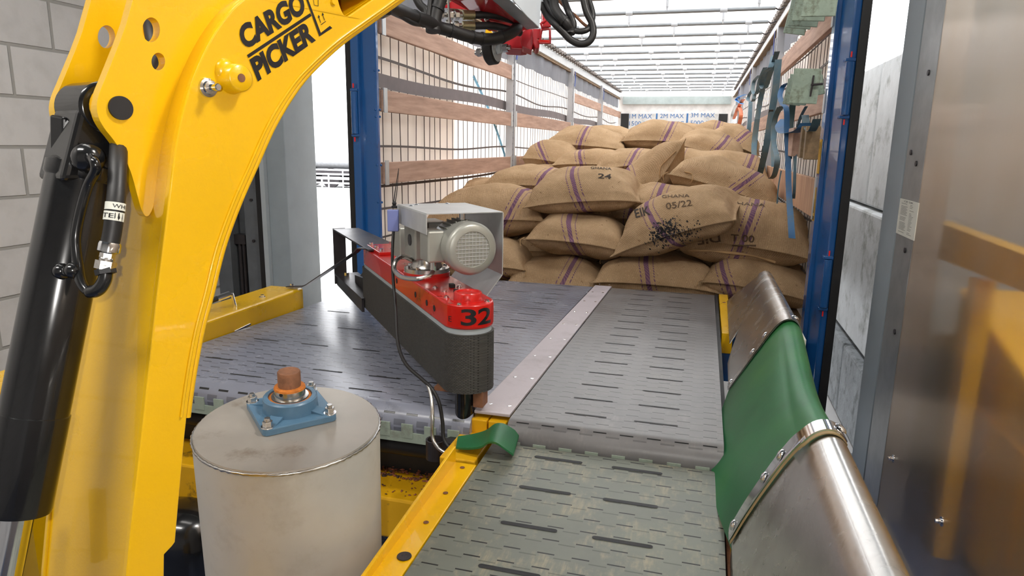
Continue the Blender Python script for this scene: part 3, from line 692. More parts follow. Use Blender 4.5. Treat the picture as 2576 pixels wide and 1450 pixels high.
for k in range(17): x = -1.92 + k * .0762; m.box((x, 1.8165, .655), (x + .0375, 1.826, .70))
m.box((-1.93, 1.818, .64), (-.632, 1.832, .672)); m.build('pale_belt_module', BELTG, cl_)
MB().box((-1.85, 1.98, .32), (-.66, 3.6, .55)).build('frame', BLKM, cl_)
MB().cyl((-1.9, 1.93, .57), (-.70, 1.93, .57), .03, 16).build('return_roller', BLKM, cl_, 40)
MB().box((-1.9, 1.95, .535), (-.66, 1.99, .565)).build('yellow_edge', YEL, cl_)
for x, y in ((-1.8, 2.05), (-.75, 2.05), (-1.8, 3.2), (-.75, 3.2)): MB().box((x - .03, y - .03, 0), (x + .03, y + .03, .33)).build('leg', BLKM, cl_)
m = MB(); m.prism([(-.630, 1.86, zb(1.86) - .004), (-.622, 4.2, zb(4.2) - .004), (-.517, 4.2, zb(4.2) - .004), (-.517, 1.86, zb(1.86) - .004)], (0, 0, .010))
sp_ = thing('cover_strip', (-.57, 3, .66), 'pale pinkish screwed cover strip between the two belts', 'cover strip'); m.build('strip', ALUP, sp_, bevel=.002)
for k in range(9):
    y = 1.93 + k * .29
    for dx in (-.028, .034):
        p = V((-.572 + dx, y, zb(y) + .006)); MB().lathe(p, (0, 0, 1), [(.007, 0), (.0065, .001), (.003, .0012)], 12).build('screw', CHR, sp_)
# near conveyor
nc = thing('belt_conveyor', (-.22, 1.1, .3), 'worn green-grey modular belt conveyor nearest the camera', 'conveyor')
m = MB(); belt_body(m, -.542, .098, .25, 1.815, zn, .05)
add_slots(m, [(-.405, -.270), (-.190, -.055)], [1.722 - .1652 * k for k in range(8)], zn, .013); m.build('belt', [BELTN, BLKM], nc, 40, recalc=False)
MB().box((-.53, .35, .30), (.09, 1.75, .52)).build('frame', BLKM, nc)
for x, y in ((-.45, .45), (.04, .45), (-.45, 1.6), (.04, 1.6)): MB().box((x - .03, y - .03, 0), (x + .03, y + .03, .32)).build('leg', YEL, nc)
m = MB(); m.prism([(-.612, .3, zn(.3) - .008), (-.545, .3, zn(.3) - .008), (-.545, 1.63, zn(1.63) - .008), (-.612, 1.63, zn(1.63) - .008)], (0, 0, .010)); m.prism([(-.612, .3, zn(.3) - .16), (-.604, .3, zn(.3) - .16), (-.604, 1.63, zn(1.63) - .10), (-.612, 1.63, zn(1.63) - .10)], (0, 0, .16 - .012) )
yr = m.build('side_rail', YEL, nc, bevel=.002)
for px, py in ((1163, 1177), (1121, 1241), (1072, 1315)):
    p = aP(px, py, (0, 0, .633), (0, -.04, 1)); MB().cyl(p, p + V((0, 0, .0008)), .0065, 16).build('hole', RUST, yr)
p = aP(1017, 1401, (0, 0, .633), (0, -.04, 1)); MB().lathe(p, (0, 0, 1), [(.016, 0), (.0155, .002), (.006, .0022), (.005, .001)], 24).build('flush_bolt', DRK, yr)
MB().box((-.632, .3, zn(.3) - .10), (-.618, 1.35, zn(.3) - .02)).build('grey_edge_rail', GAL, nc)
m = MB(); m.box((.104, .3, .50), (.112, 1.78, .665)); m.build('side_rail', RUST, nc)
# yellow corner structure under the strip end
yc = thing('corner_frame', (-.6, 1.75, .3), 'yellow scuffed corner frame below the near end of the pale strip', 'frame')
m = MB(); m.box((-.640, 1.845, .40), (-.585, 1.96, .733)); m.box((-.580, 1.845, .40), (-.525, 1.96, .733)); m.build('upright', YELD, yc, bevel=.003)
m = MB(); m.box((-.665, 1.66, .635), (-.560, 1.845, .690)); m.build('corner_block', YELD, yc, bevel=.004)
MB().box((-.64, 1.70, 0), (-.58, 1.76, .634)).build('post', YELD, yc, bevel=.003)
fl = MB(); P = [aZ(1176, 1100, .715), aZ(1200, 1090, .722), aZ(1235, 1080, .742), aZ(1262, 1072, .75), aZ(1292, 1085, .722)]
fl.strip([(-.640, 1.735, .700), (-.600, 1.735, .708), (-.560, 1.735, .722), (-.535, 1.735, .742), (-.510, 1.735, .745), (-.485, 1.74, .730), (-.465, 1.75, .712)], (0, .13, 0), (0, 0, .006), 4, wfn=lambda t: V((-.02, .14 - .07 * (1 - t) * (1 - t), 0)))
g = tag(fl.build('belt_flap', GREEN, None, 60, o=(-.55, 1.73, .70)), 'small curled green belt flap with a bolt hole at the conveyor corner', 'belt flap')
# yellow cross beam with debris
cb = thing('cross_beam', (-1.1, 1.9, .3), 'yellow cross beam running behind the steel drum, littered with brown husks', 'beam')
m = MB(); m.box((-2.6, 1.80, .31), (-.615, 2.12, .45)); m.build('beam', YELD, cb, bevel=.008)
for x in (-1.9, -.75): MB().box((x - .04, 1.9, 0), (x + .04, 1.98, .31)).build('foot', YEL, cb)
rd = random.Random(5); m = MB()
for i in range(3400):
    x = rd.uniform(-1.55, -.68); y = rd.uniform(1.815, 2.11)
    if y < 1.93 and rd.random() < .80: continue
    if (x > -.95 and y < 1.98) and rd.random() < .35: continue
    a = rd.uniform(0, 6.3); r = rd.uniform(.003, .008) * (.6 if y < 1.93 else 1); z = .452 + (rd.uniform(0, .012) if y > 1.95 else 0); R = Matrix.Rotation(a, 3, 'Z') @ Matrix.Rotation(rd.uniform(-.5, .5), 3, 'X'); m.mi = rd.choice((0, 0, 1, 2))
    vs = [R @ V((r * 1.3 * math.cos(q), r * .8 * math.sin(q), 0)) + V((x, y, z)) for q in [PI * k / 3 for k in range(6)]] + [R @ V((0, 0, r * .5)) + V((x, y, z))]
    m.add(vs, [(k, (k + 1) % 6, 6) for k in range(6)] + [(5, 4, 3, 2, 1, 0)])
h = m.build('bean_husks', [mk('husk_brown', srgb(128, 76, 52), .8), mk('husk_red', srgb(150, 84, 58), .8), mk('husk_dark', srgb(66, 46, 36), .8)], None, o=(-1, 1.95, .45), recalc=False)
tag(h, 'brown bean husks and crumbs strewn over the yellow cross beam', 'husks', kind='stuff')
pass
# left yellow beam with its small fittings
yb1 = thing('guide_beam', (-2.03, 2.4, .3), 'yellow box beam along the left edge of the belt table', 'beam')
m = MB(); m.box((-2.13, 1.3, .705), (-1.937, 3.0, .82)); bb = m.build('beam', YEL, yb1, bevel=.012, seg=3)
MB().box((-2.10, 1.5, 0), (-2.0, 1.6, .705)).build('post', YEL, yb1); MB().box((-2.10, 2.7, 0), (-2.0, 2.8, .705)).build('post', YEL, yb1)
p = aZ(660, 748, .82); MB().lathe(p, (0, 0, 1), [(.016, 0), (.016, .003), (.009, .003), (.009, .012)], 6).build('hex_bolt', CHR, yb1)
p = aX(608, 826, -1.9365); m = MB(); m.cyl(p + V((0, -.05, -.004)), p + V((0, .06, .003)), .005, 8); m.build('small_rod', CHR, yb1)
q = aZ(545, 752, .87); m = MB(); m.tube([q + V((-.03, -.13, -.05)), q + V((-.01, -.05, -.01)), q], .012, 8); hz = m.build('hose', RUB, yb1); MB().cyl(q, q + V((.02, .06, .01)), .014, 14).build('chrome_coupling', CHR, hz)
MB().cyl(q + V((.025, .07, .012)), q + V((.03, .08, -.05)), .007, 8).build('fitting', CHR, hz)
# ================================================================== metal guards and green belt
def prof(P, v):
    n = len(P) - 1; x = v * n; i = min(int(x), n - 1); f = x - i
    a = P[max(i - 1, 0)]; b = P[i]; c = P[i + 1]; d = P[min(i + 2, n)]
    g = lambda k: .5 * ((2 * b[k]) + (c[k] - a[k]) * f + (2 * a[k] - 5 * b[k] + 4 * c[k] - d[k]) * f * f + (d[k] - a[k] + 3 * b[k] - 3 * c[k]) * f ** 3)
    return g(0), g(1)
UP = [(.124, .752), (.160, .820), (.200, .893), (.245, .972), (.272, 1.004), (.300, 1.012), (.322, .996), (.336, .955), (.345, .90)]
LO = [(.108, .722), (.130, .800), (.158, .885), (.190, .970), (.212, 1.020), (.240, 1.044), (.268, 1.038), (.287, .998), (.298, .93)]
def lerp(a, b, t): return a + (b - a) * t
def upf(u, v):      # u 0 near end .. 1 far end
    x, z = prof(UP, v); w = min(v / .45, 1); yend = 2.66 + .92 * w; y = 2.29 + (yend - 2.29) * u; y += 0.0
    return V((x + .022 * (y - 2.29), y, z - .048 * (y - 2.29)))
gu = thing('side_guard', (.25, 2.8, .7), 'bent stainless side guard farther away, above the green belt', 'metal guard', 'stainless side guards right of the belts')
MB().grid(upf, 10, 40, (.002, 0, .0015)).build('sheet', STL, gu, 50)
MB().box((.33, 2.25, .80), (.342, 2.9, .96)).build('back_flange', LBL, gu)
m = MB(); m.prism([(.15, 3.0, .72), (.165, 3.95, .705), (.30, 3.60, .93), (.29, 3.2, .93)], (.004, 0, 0)); m.build('back_sheet', STL, gu)
m = MB(); m.box((.19, 2.5, .0), (.24, 2.55, .80)); m.build('support', YEL, gu)
def lof(u, v):      # u 0 far end .. 1 towards the camera
    x, z = prof(LO, v); y0 = 1.40 - .14 * min(v / .5, 1); y = lerp(y0, .35, u)
    return V((x - .01 * (1.4 - y), y, z + .03 * (1.4 - y)))
gl = thing('side_guard', (.2, .9, .7), 'bent stainless side guard closest to the camera with rounded top', 'metal guard', 'stainless side guards right of the belts')
MB().grid(lof, 12, 40, (.002, 0, .0015)).build('sheet', STL, gl, 50)
MB().prism([(.1085, 1.40, .722), (.10, .35, .75), (.10, .35, .45), (.1085, 1.40, .45)], (.004, 0, 0)).build('skirt', STL, gl)
m = MB(); m.box((.16, .9, .0), (.21, .95, .80)); m.build('support', YEL, gl)
def band(f, y0, y1, off):
    def g(u, v):
        p = f(0, v); d = f(.1, v) - p; d = d.normalized(); n = V((-.5, 0, .35)).normalized() if v < .5 else V((0, 0, 1)); return p + d * lerp(y0, y1, u) + n * off
    return g
def surf_n(f, v):
    a = f(0, max(v - .01, 0)); b = f(0, min(v + .01, 1)); c = f(.05, v); n = (b - a).cross(c - f(0, v)).normalized()
    return n if n.dot(CAM - f(0, v)) > 0 else -n
def bandn(f, y0, y1, off, v0=0, v1=.9):
    def g(u, v):
        v = lerp(v0, v1, v); p = f(0, v); d = (f(.1, v) - p).normalized(); return p + d * lerp(y0, y1, u) + surf_n(f, v) * off
    return g
MB().grid(bandn(lof, -.055, -.004, .006), 3, 40, (0, 0, .002)).build('clamp_strip', CHR, gl, 50)
MB().grid(bandn(lof, -.003, .010, .0035), 2, 40, (0, 0, .002)).build('belt_edge', mk('brass_brown_edge', srgb(140, 118, 78), .6), gl, 50)
def rivets(f, vs, d0, g, mat=CHR):
    for v in vs:
        p = f(0, v); d = (f(.1, v) - p).normalized(); n = surf_n(f, v); q = p + d * d0 + n * .0085
        MB().lathe(q, n, [(.0125, 0), (.011, .003), (.006, .0055), (.001, .006)], 20).build('rivet', mat, g, 60)
rivets(lof, (.06, .27, .36, .74), -.032, gl)
MB().grid(bandn(upf, .0, .05, .003), 3, 40, (0, 0, .001)).build('clamp_strip', STL, gu, 50)
rivets(upf, (.05, .24, .33, .66), .018, gu)
def gbf(u, v):      # u 0 far .. 1 near
    a = V((*prof(UP, v),)); b = V((*prof(LO, v),)); x = lerp(a.x, b.x, u); z = lerp(a.y, b.y, u) - .004
    s = math.sin(PI * u); y0 = 2.32; y1 = 1.36 - .14 * min(v / .5, 1); y = lerp(y0, y1, u)
    k = max(0, 1 - v / .45)
    x += s * (-.048 * k + .012 * (1 - k)) ; z += s * (-.035 - .035 * (1 - k)) + .010 * math.sin(2 * PI * u + 3 * v) * s
    return V((x + .003, y, z))
tag(MB().grid(gbf, 30, 40, (.003, 0, -.002)).build('green_belt', GREEN, None, 60, o=(.2, 1.85, .75)), 'green rubber belt sheet spanning between the two stainless side guards', 'belt sheet')
# ================================================================== steel drum with flange bearing
DN = V((.05, -.075, 1)).normalized(); DC = V((-.832, 1.208, .95)); DR = .193
dr = thing('steel_drum', tuple(DC - DN * .8), 'dull grey upright steel drum roller with a blue bearing bolted to its lid', 'drum')
MB().lathe(DC - DN * .93, DN, [(DR, 0), (DR, .926)], 96).build('shell', DRM, dr, 40)
MB().lathe(DC - DN * .004, DN, [(DR - .002, 0), (DR - .003, .004)], 96).build('lid', DRT, dr, 40)
m = MB(); n = 150; u = DN.orthogonal().normalized(); w = DN.cross(u); rd = random.Random(2); pts = []
for i in range(n + 1): a = 2 * PI * i / n; pts.append(DC - DN * .006 + (u * math.cos(a) + w * math.sin(a)) * (DR - .0005 + rd.uniform(-.0008, .0008)))
m.tube(pts, .0032, 8, 0, rs=lambda t: 1 + .25 * math.sin(t * 500)); m.build('weld_bead', STL, dr, 60)
MB().box((-1.05, 1.0, 0), (-.62, 1.42, .02)).build('foot_plate', DRK, dr)
bp_ = [aP(x, y, DC, DN) for x, y in ((641, 1032), (680, 1095), (826, 1055), (778, 992))]
cen = sum(bp_, V()) / 4; e1 = ((bp_[1] + bp_[2]) / 2 - (bp_[0] + bp_[3]) / 2).normalized(); e1 = (e1 - DN * e1.dot(DN)).normalized(); e2 = DN.cross(e1)
hs = sum((p - cen).length for p in bp_) / 4 / math.sqrt(2)
def rsq(h, r, n=6):
    P = []
    for cx_, cy_, a0 in ((h - r, h - r, 0), (-h + r, h - r, PI / 2), (-h + r, -h + r, PI), (h - r, -h + r, 3 * PI / 2)):
        for i in range(n + 1): a = a0 + PI / 2 * i / n; P.append((cx_ + r * math.cos(a), cy_ + r * math.sin(a)))
    return P
br = thing('bearing', (0, 0, 0), 'x', 'bearing'); bpy.data.objects.remove(br)
hb = hs + .013
fb = MB(); fb.prism([cen + e1 * x + e2 * y for x, y in rsq(hb, .012)], DN * .016)
fb = fb.build('bearing_flange', BEAR, dr, bevel=.0025)
rb = hs * .88
MB().lathe(cen + DN * .014, DN, [(rb * 1.02, 0), (rb, .012), (rb * .99, .030), (rb * .94, .033), (rb * .80, .033), (rb * .79, .028), (.02, .028)], 48).build('bearing_housing', BEAR, fb, 40)
for ex, ey in ((1, 1), (1, -1), (-1, 1), (-1, -1)):
    c_ = cen + e1 * hs * ex + e2 * hs * ey
    m = MB(); d = (e1 * ex + e2 * ey) * -1; m.prism([c_ + e1 * .010 * ey * 1 - e2 * .010 * ex + DN * .016, c_ - e1 * .010 * ey + e2 * .010 * ex + DN * .016, c_ + d * .03 - e1 * .010 * ey + e2 * .010 * ex + DN * .024, c_ + d * .03 + e1 * .010 * ey - e2 * .010 * ex + DN * .024], DN * -.012); m.build('gusset_web', BEAR, fb, bevel=.001)
    b_ = MB(); b_.lathe(c_ + DN * .016, DN, [(.0135, 0), (.0135, .0022)], 20); b_ = b_.build('washer', CHR, fb, 40)
    MB().cyl(c_ + DN * .018, c_ + DN * .030, .0108, 6).build('nut', STL, fb, bevel=.0012); MB().cyl(c_ + DN * .030, c_ + DN * .037, .0062, 14).build('stud', STL, fb, bevel=.0008)
MB().lathe(cen + DN * .040, DN, [(rb * .80, 0), (rb * .79, .003), (.033, .006)], 40).build('orange_grease_ring', ORR, fb, 40)
MB().lathe(cen + DN * .042, DN, [(rb * .70, 0), (rb * .68, .005), (.03, .006)], 40).build('inner_ring', STL, fb, 40)
MB().lathe(cen + DN * .044, DN, [(.033, 0), (.033, .021), (.0325, .022)], 32).build('locking_collar', STL, fb, 40)
MB().cyl(cen + DN * .058 - V((0, .031, 0)), cen + DN * .058 - V((0, .034, 0)), .004, 10).build('set_screw', BLKM, fb)
MB().lathe(cen + DN * .064, DN, [(.034, 0), (.033, .004), (.024, .006)], 28).build('rust_ring', ORR, fb, 40)
sh = MB(); sh.lathe(cen + DN * .04, DN, [(.0245, 0), (.0245, .062), (.023, .064)], 32); sh.build('shaft', RUST, dr, 40)
# ================================================================== divert arm
A = V((-.636, .771, 0)).normalized(); Q = V((.771, .636, 0)).normalized(); c0 = V((-.665, 1.90, 0))
def loc(s, q, z): return c0 + A * s + Q * q + V((0, 0, z))
def stadium(r, L, n=20, s0=0, q0=0):
    P = []
    for i in range(n + 1): a = -PI / 2 - PI * i / n; P.append((s0 + r * math.cos(a) * 1, q0 + r * math.sin(a)))
    P = [(s0 - r * math.sin(PI * i / n), q0 + r * math.cos(PI * i / n)) for i in range(n + 1)]
    P += [(s0 + L + r * math.sin(PI * i / n), q0 - r * math.cos(PI * i / n)) for i in range(n + 1)]
    return P
ar = thing('divert_arm', (c0.x, c0.y, .62), 'red divert arm with black ribbed belt and number 32, slanting across the belt table', 'conveyor arm')
def m_rib():
    t = NT('ribbed_black_belt'); w = t.n('ShaderNodeTexBrick'); sp = t.n('ShaderNodeSeparateXYZ'); t.l(t.tc.outputs['Object'], sp.inputs[0])
    cb_ = t.n('ShaderNodeCombineXYZ'); t.l(t.math('ADD', t.math('MULTIPLY', sp.outputs[0], 1.0), t.math('MULTIPLY', sp.outputs[1], -.7)), cb_.inputs[0]); t.l(sp.outputs[2], cb_.inputs[1]); t.l(cb_.outputs[0], w.inputs['Vector'])
    w.inputs['Scale'].default_value = 1; w.inputs['Brick Width'].default_value = .010; w.inputs['Row Height'].default_value = .0042; w.inputs['Mortar Size'].default_value = .0009; w.inputs['Mortar Smooth'].default_value = .6
    w.inputs['Color1'].default_value = srgb(84, 82, 78); w.inputs['Color2'].default_value = srgb(70, 68, 64); w.inputs['Mortar'].default_value = srgb(40, 38, 36); t.l(w.outputs['Color'], t.b.inputs['Base Color']); t.b.inputs['Roughness'].default_value = .65
    t.bump(t.math('SUBTRACT', 1, w.outputs['Fac']), .002, .8); return t.mat
RIB = m_rib()
m = MB(); P = stadium(.080, 1.15, 24); m.prism([loc(s, q, .818) for s, q in P], (0, 0, .182)); m.build('ribbed_belt', RIB, ar, 40)
m = MB(); m.prism([loc(s, q, 1.0) for s, q in stadium(.072, 1.15, 24)], (0, 0, .018)); m.build('grey_band', GRY, ar, 40)
m = MB(); m.prism([loc(s, q, 1.016) for s, q in stadium(.077, 1.13, 24)], (0, 0, .074)); hs_ = m.build('housing', RED, ar, 40, bevel=.004)
th0 = math.atan2(-.94, .33)
def cyq(a0, a1, z0, z1, r=.0790): return lambda u, v: c0 + V((r * math.cos(th0 + math.radians(a0 + (a1 - a0) * u)), r * math.sin(th0 + math.radians(a0 + (a1 - a0) * u)), z0 + (z1 - z0) * v))
m = MB(); f = cyq(-50, 86, 1.024, 1.084, .0782); lab = m.grid(f, 24, 1, (0, 0, 0.0002)).build('number_label', REDB, hs_, 40, recalc=False)
def big(s, a0, a1, z0, z1, bold):
    vs, fs = dense(*text2d(s, bold), .1); g = cyq(a0, a1, z0, z1); mb = MB(); mb.add([g(u, v) for u, v in vs], fs); return mb.build('numeral', INK, lab, recalc=False)
big('3', -15, 19, 1.030, 1.080, .02); big('2', 22, 60, 1.030, 1.080, .02); big('E', -46, -37, 1.038, 1.054, 0)
MB().lathe(loc(0, 0, 1.09), (0, 0, 1), [(.052, 0), (.052, .003), (.043, .003), (.043, .022), (.040, .026), (.034, .026), (.033, .022), (.005, .022)], 40).build('bearing_cap', RED, ar, 40)
for s, q in ((-.045, .045), (-.05, -.045), (.045, .05), (.05, -.05), (.12, .03), (.13, -.03), (.19, .04), (.2, -.04)): MB().lathe(loc(s, q, 1.09), (0, 0, 1), [(.009, 0), (.009, .002), (.006, .002), (.006, .006)], 12).build('bolt', CHR, ar, 40)
for s, q in ((.10, 0), (.19, .015)): MB().box((-.012, -.008, 0), (.012, .008, .012), Matrix.Rotation(2.2, 3, 'Z'), loc(s, q, 1.09)).build('black_clip', BLKM, ar, bevel=.001)
for s, q in ((.30, -.0772), (.17, -.0772), (.55, -.0772), (.09, -.0772)): MB().cyl(loc(s, q, 1.05), loc(s, q - .0012, 1.05), .010, 16).build('side_hole', BLKM, ar)
# tension plate at the far end
m = MB()
for s in (.93, 1.12): pass
pl_ = MB().prism([loc(s, q, 1.09) for s, q in ((.90, -.06), (1.14, -.06), (1.14, .06), (.90, .06))], (0, 0, .014)).build('tension_plate', RED, ar, bevel=.002)
for s in (.92, 1.02, 1.12):
    for q in (-.045, .045): MB().cyl(loc(s, q, 1.104), loc(s, q, 1.116), .009, 6).build('bolt', CHR, pl_)
# drive flange, gearbox, motor
MB().lathe(loc(.42, 0, 1.09), (0, 0, 1), [(.082, 0), (.082, .014), (.080, .016)], 40).build('red_flange', RED, ar, 40)
fl_ = MB().lathe(loc(.42, 0, 1.106), (0, 0, 1), [(.080, 0), (.080, .014), (.060, .016), (.052, .03), (.050, .055)], 40).build('drive_flange', STL, ar, 40)
for k in range(8): a = PI * k / 4; MB().cyl(loc(.42 + .068 * math.cos(a), .068 * math.sin(a), 1.12), loc(.42 + .068 * math.cos(a), .068 * math.sin(a), 1.128), .007, 6).build('bolt', CHR, fl_)
gb = MB(); gb.prism([loc(s, q, 1.155) for s, q in ((.36, -.06), (.50, -.06), (.50, .06), (.36, .06))], (0, 0, .13)); gb = gb.build('gearbox', MOT, ar, bevel=.006)
m = MB(); m.cyl(loc(.42, -.0605, 1.22), loc(.42, -.063, 1.22), .02, 20); m.build('plug', DRK, gb)
m = MB(); m.prism([loc(s, q, 1.12) for s, q in ((.60, -.05), (.72, -.05), (.72, .05), (.60, .05))], (0, 0, .12)); m.build('rear_box', MOT, ar, bevel=.004)
FC = aY(1187, 627, 1.98)
mo = MB(); BK = FC + A * .24
mo.lathe(FC + A * .0, A, [(.082, .005), (.083, .012), (.083, .055), (.080, .058), (.078, .12), (.070, .19), (.052, .235)], 48); mo = mo.build('motor', MOT, ar, 40)
MB().lathe(FC - A * .006, A, [(.055, .0), (.056, -.003), (.072, -.002), (.080, .004), (.083, .012)], 48).build('fan_cover_rim', MOT, mo, 40, recalc=False)
ring = MB(); nn = 48
for i in range(nn):
    pass
MB().cyl(FC + A * .004, FC + A * .006, .054, 40).build('fan_recess', DRK, mo)
m = MB(); e1_ = A.cross(V((0, 0, 1))).normalized(); e2_ = V((0, 0, 1))
for k in range(9): a = 2 * PI * k / 9; d = e1_ * math.cos(a) + e2_ * math.sin(a); dd = e1_ * math.cos(a + .5) + e2_ * math.sin(a + .5); m.prism([FC + d * .012, FC + d * .048, FC + d * .048 + A * .003 + dd * .005, FC + d * .012 + A * .003 + dd * .004], A * .002)
m.build('fan', MOT, mo); MB().cyl(FC - A * .0, FC - A * .003, .010, 16).build('fan_hub', RUST, mo)
m = MB()
for k in range(-4, 5):
    o_ = k * .0115; hl = math.sqrt(.055 ** 2 - o_ ** 2)
    m.cyl(FC - A * .0065 + e1_ * o_ - e2_ * hl, FC - A * .0065 + e1_ * o_ + e2_ * hl, .0011, 6); m.cyl(FC - A * .0065 + e2_ * o_ - e1_ * hl, FC - A * .0065 + e2_ * o_ + e1_ * hl, .0011, 6)
m.build('fan_grille', GALL, mo)
m = MB()
for k in range(14):
    a = PI * .05 + PI * .9 * k / 13 ; d = e1_ * math.cos(a) + e2_ * math.sin(a); m.prism([FC + A * .065 + d * .070 - e1_.cross(A) * 0, FC + A * .065 + d * .084, FC + A * .16 + d * .082, FC + A * .16 + d * .066], (d.cross(A)) * .003)
m.build('cooling_fins', MOT, mo)
m = MB(); tb = aY(1087, 617, 2.0); m.box((-.045, -.028, -.050), (.045, .028, .050), Matrix.Rotation(math.atan2(A.y, A.x), 3, 'Z'), tb); tb_ = m.build('terminal_box', MOT, mo, bevel=.006)
b_ = FC + A * .06 + V((-.01, 0, .085)); MB().cyl(b_, b_ + V((0, 0, .02)), .010, 12).build('lifting_bolt', CHR, mo, 40)
gl_ = aY(1090, 672, 2.0); MB().cyl(gl_ + V((0, 0, .02)), gl_ + V((0, 0, -.012)), .010, 10).build('cable_gland', CHR, mo, 40)
m = MB(); m.tube([gl_ + V((0, 0, -.01)), aY(1082, 693, 1.98), aY(1050, 702, 1.96), aY(1010, 697, 1.98), aY(992, 678, 2.02), aY(997, 655, 2.05), aY(1015, 646, 2.1), aY(1035, 655, 2.2)], .0075, 10, 6); m.build('braided_cable', STL, mo)
# sheet metal hood
hd = [(-.087, 1.275), (-.087, 1.337), (.165, 1.337), (.165, 1.135), (.105, 1.062)]
m = MB(); S0, S1 = .125, .48
for k in range(4):
    (qa, za), (qb, zb_) = hd[k], hd[k + 1]; nx, nz = (zb_ - za), -(qb - qa); l_ = math.hypot(nx, nz); nx, nz = nx / l_ * .003, nz / l_ * .003
    m.prism([loc(S0, qa, za), loc(S0, qb, zb_), loc(S0, qb - nx, zb_ - nz), loc(S0, qa - nx, za - nz)], A * (S1 - S0))
hd_ = m.build('motor_hood', GALL, ar)
for s, q in ((.40, -.06), (.44, -.03), (.46, .09)): MB().lathe(loc(s, q, 1.337), (0, 0, 1), [(.010, 0), (.008, .004), (.002, .006)], 12).build('dome_bolt', CHR, hd_, 60)
# aerial box
p = aY(990, 553, 2.16); bx = MB().box((-.020, -.012, -.040), (.018, .012, .035), Matrix.Rotation(.3, 3, 'Z'), p).build('aerial_box', PLG, ar, bevel=.003)
q = aY(992, 520, 2.16); MB().lathe(q + V((0, 0, -.006)), (0, 0, 1), [(.010, 0), (.010, .008), (.006, .01), (.008, .018), (.004, .024)], 14).build('aerial_base', BLKM, bx, 40)
e = aY(1003, 424, 2.16); m = MB(); m.tube([q + V((-.002, 0, .015)), q.lerp(e, .5) + V((-.003, 0, 0)), e], .0022, 6, 3, rs=lambda t: 1 - .6 * t); m.tube([q + V((.004, 0, .015)), q.lerp(e, .5) + V((.003, 0, 0)), e], .0018, 6, 3, rs=lambda t: 1 - .6 * t); m.build('aerial_whip', BLKM, bx)
# end frame beyond the belt
m = MB(); E0, E1 = 1.20, 1.77
m.prism([loc(E1, q, z) for q, z in ((-.105, .805), (-.04, .805), (-.04, 1.105), (-.105, 1.105))], A * .010)
ef = m.build('end_plate', DRK, ar, bevel=.002)
m = MB(); m.prism([loc(s, q, 1.095) for s, q in ((1.0, -.085), (E1, -.105), (E1, .03), (1.0, .07))], (0, 0, .008)); m.build('top_plate', DRK, ar, bevel=.001)
m = MB(); m.prism([loc(s, -.095, .80) for s in (1.12, E1)] + [loc(s, -.095, .862) for s in (E1, 1.12)], Q * .012); m.prism([loc(s, q, .855) for s, q in ((1.12, -.095), (E1, -.105), (E1, .02), (1.12, .02))], (0, 0, .008)); m.prism([loc(s, .0, .80) for s in (1.2, E1)] + [loc(s, 0, .95) for s in (1.45, 1.2)], Q * .01); m.build('bottom_channel', DRK, ar, bevel=.001)
MB().cyl(loc(1.66, -.06, .863), loc(1.66, -.06, .885), .013, 6).build('bolt', CHR, ar)
m = MB(); m.prism([loc(1.22, -.05, .863), loc(1.5, -.05, .863), loc(1.5, -.05, .90), loc(1.22, -.05, .93)], Q * .01); m.build('inner_rail', DRK, ar)
m = MB(); s0 = aZ(726, 722, .826); s1 = aZ(770, 722, .835); s2 = aY(905, 626, 2.66); m.strip([s0, s1 + V((-.01, 0, 0)), s1 + V((.015, 0, .012)), s2 - V((.02, 0, .02)), s2, s2 + V((.06, 0, .0))], (.01, .035, 0), (0, 0, .005)); st_ = m.build('stay_bar', DRK, ar)
MB().lathe(s0 + V((.02, 0, .006)), (0, 0, 1), [(.014, 0), (.014, .003), (.009, .003), (.009, .012)], 12).build('stay_bolt', CHR, st_)
# pivot post
MB().cyl((-.662, 1.868, .0), (-.662, 1.868, .82), .031, 28).build('pivot_post', BLK, ar, 40)
MB().box((-.63, 1.85, .77), (-.60, 1.90, .82)).build('rusty_bracket', RUST, ar); MB().box((-.76, 1.86, .805), (-.70, 1.92, .817)).build('rusty_bracket', RUST, ar)
rg = MB(); cr = V((-.722, 1.775, .655)); n = 28
for i in range(n):
    a = 2 * PI * i / n; b_ = 2 * PI * (i + 1) / n
    P_ = lambda r, a, z: cr + V((r * math.cos(a), r * math.sin(a), z)); rg.add([P_(.030, a, -.03), P_(.030, b_, -.03), P_(.030, b_, .03), P_(.030, a, .03), P_(.025, a, -.03), P_(.025, b_, -.03), P_(.025, b_, .03), P_(.025, a, .03)], [(0, 1, 2, 3), (7, 6, 5, 4), (3, 2, 6, 7), (1, 0, 4, 5)])
rg.box((-.70, 1.765, .628), (-.655, 1.80, .682)); rg.build('cable_ring', DRK, ar, 40)
MB().cyl((-.675, 1.80, .58), (-.675, 1.80, .68), .022, 20).build('ring_mount', BLK, ar, 40)
cbp = [aY(990, 575, 2.16), aY(987, 640, 2.12), aY(989, 700, 2.05), aY(995, 780, 1.98), aY(1000, 860, 1.90), aY(1020, 915, 1.84), aY(1062, 955, 1.80), aY(1083, 975, 1.78)]
def cable(pts, r, lab, mat, name='cable', grp='cables along the divert arm'): return tag(MB().tube(pts, r, 8, 6).build(name, mat, None, 60, o=pts[-1]), lab, 'cable', grp)
cable(cbp + [aY(1103, 1010, 1.77), aY(1113, 1060, 1.765), aY(1118, 1110, 1.75), aY(1150, 1145, 1.73)], .0055, 'black cable hanging down the left of the divert arm through the ring', RUB)
cable([aY(1075, 965, 1.79), aY(1085, 1000, 1.76), aY(1088, 1050, 1.73), aY(1088, 1100, 1.72), aY(1105, 1130, 1.71), aY(1140, 1148, 1.70)], .0055, 'braided steel cable hanging beside the black pivot post', STL)
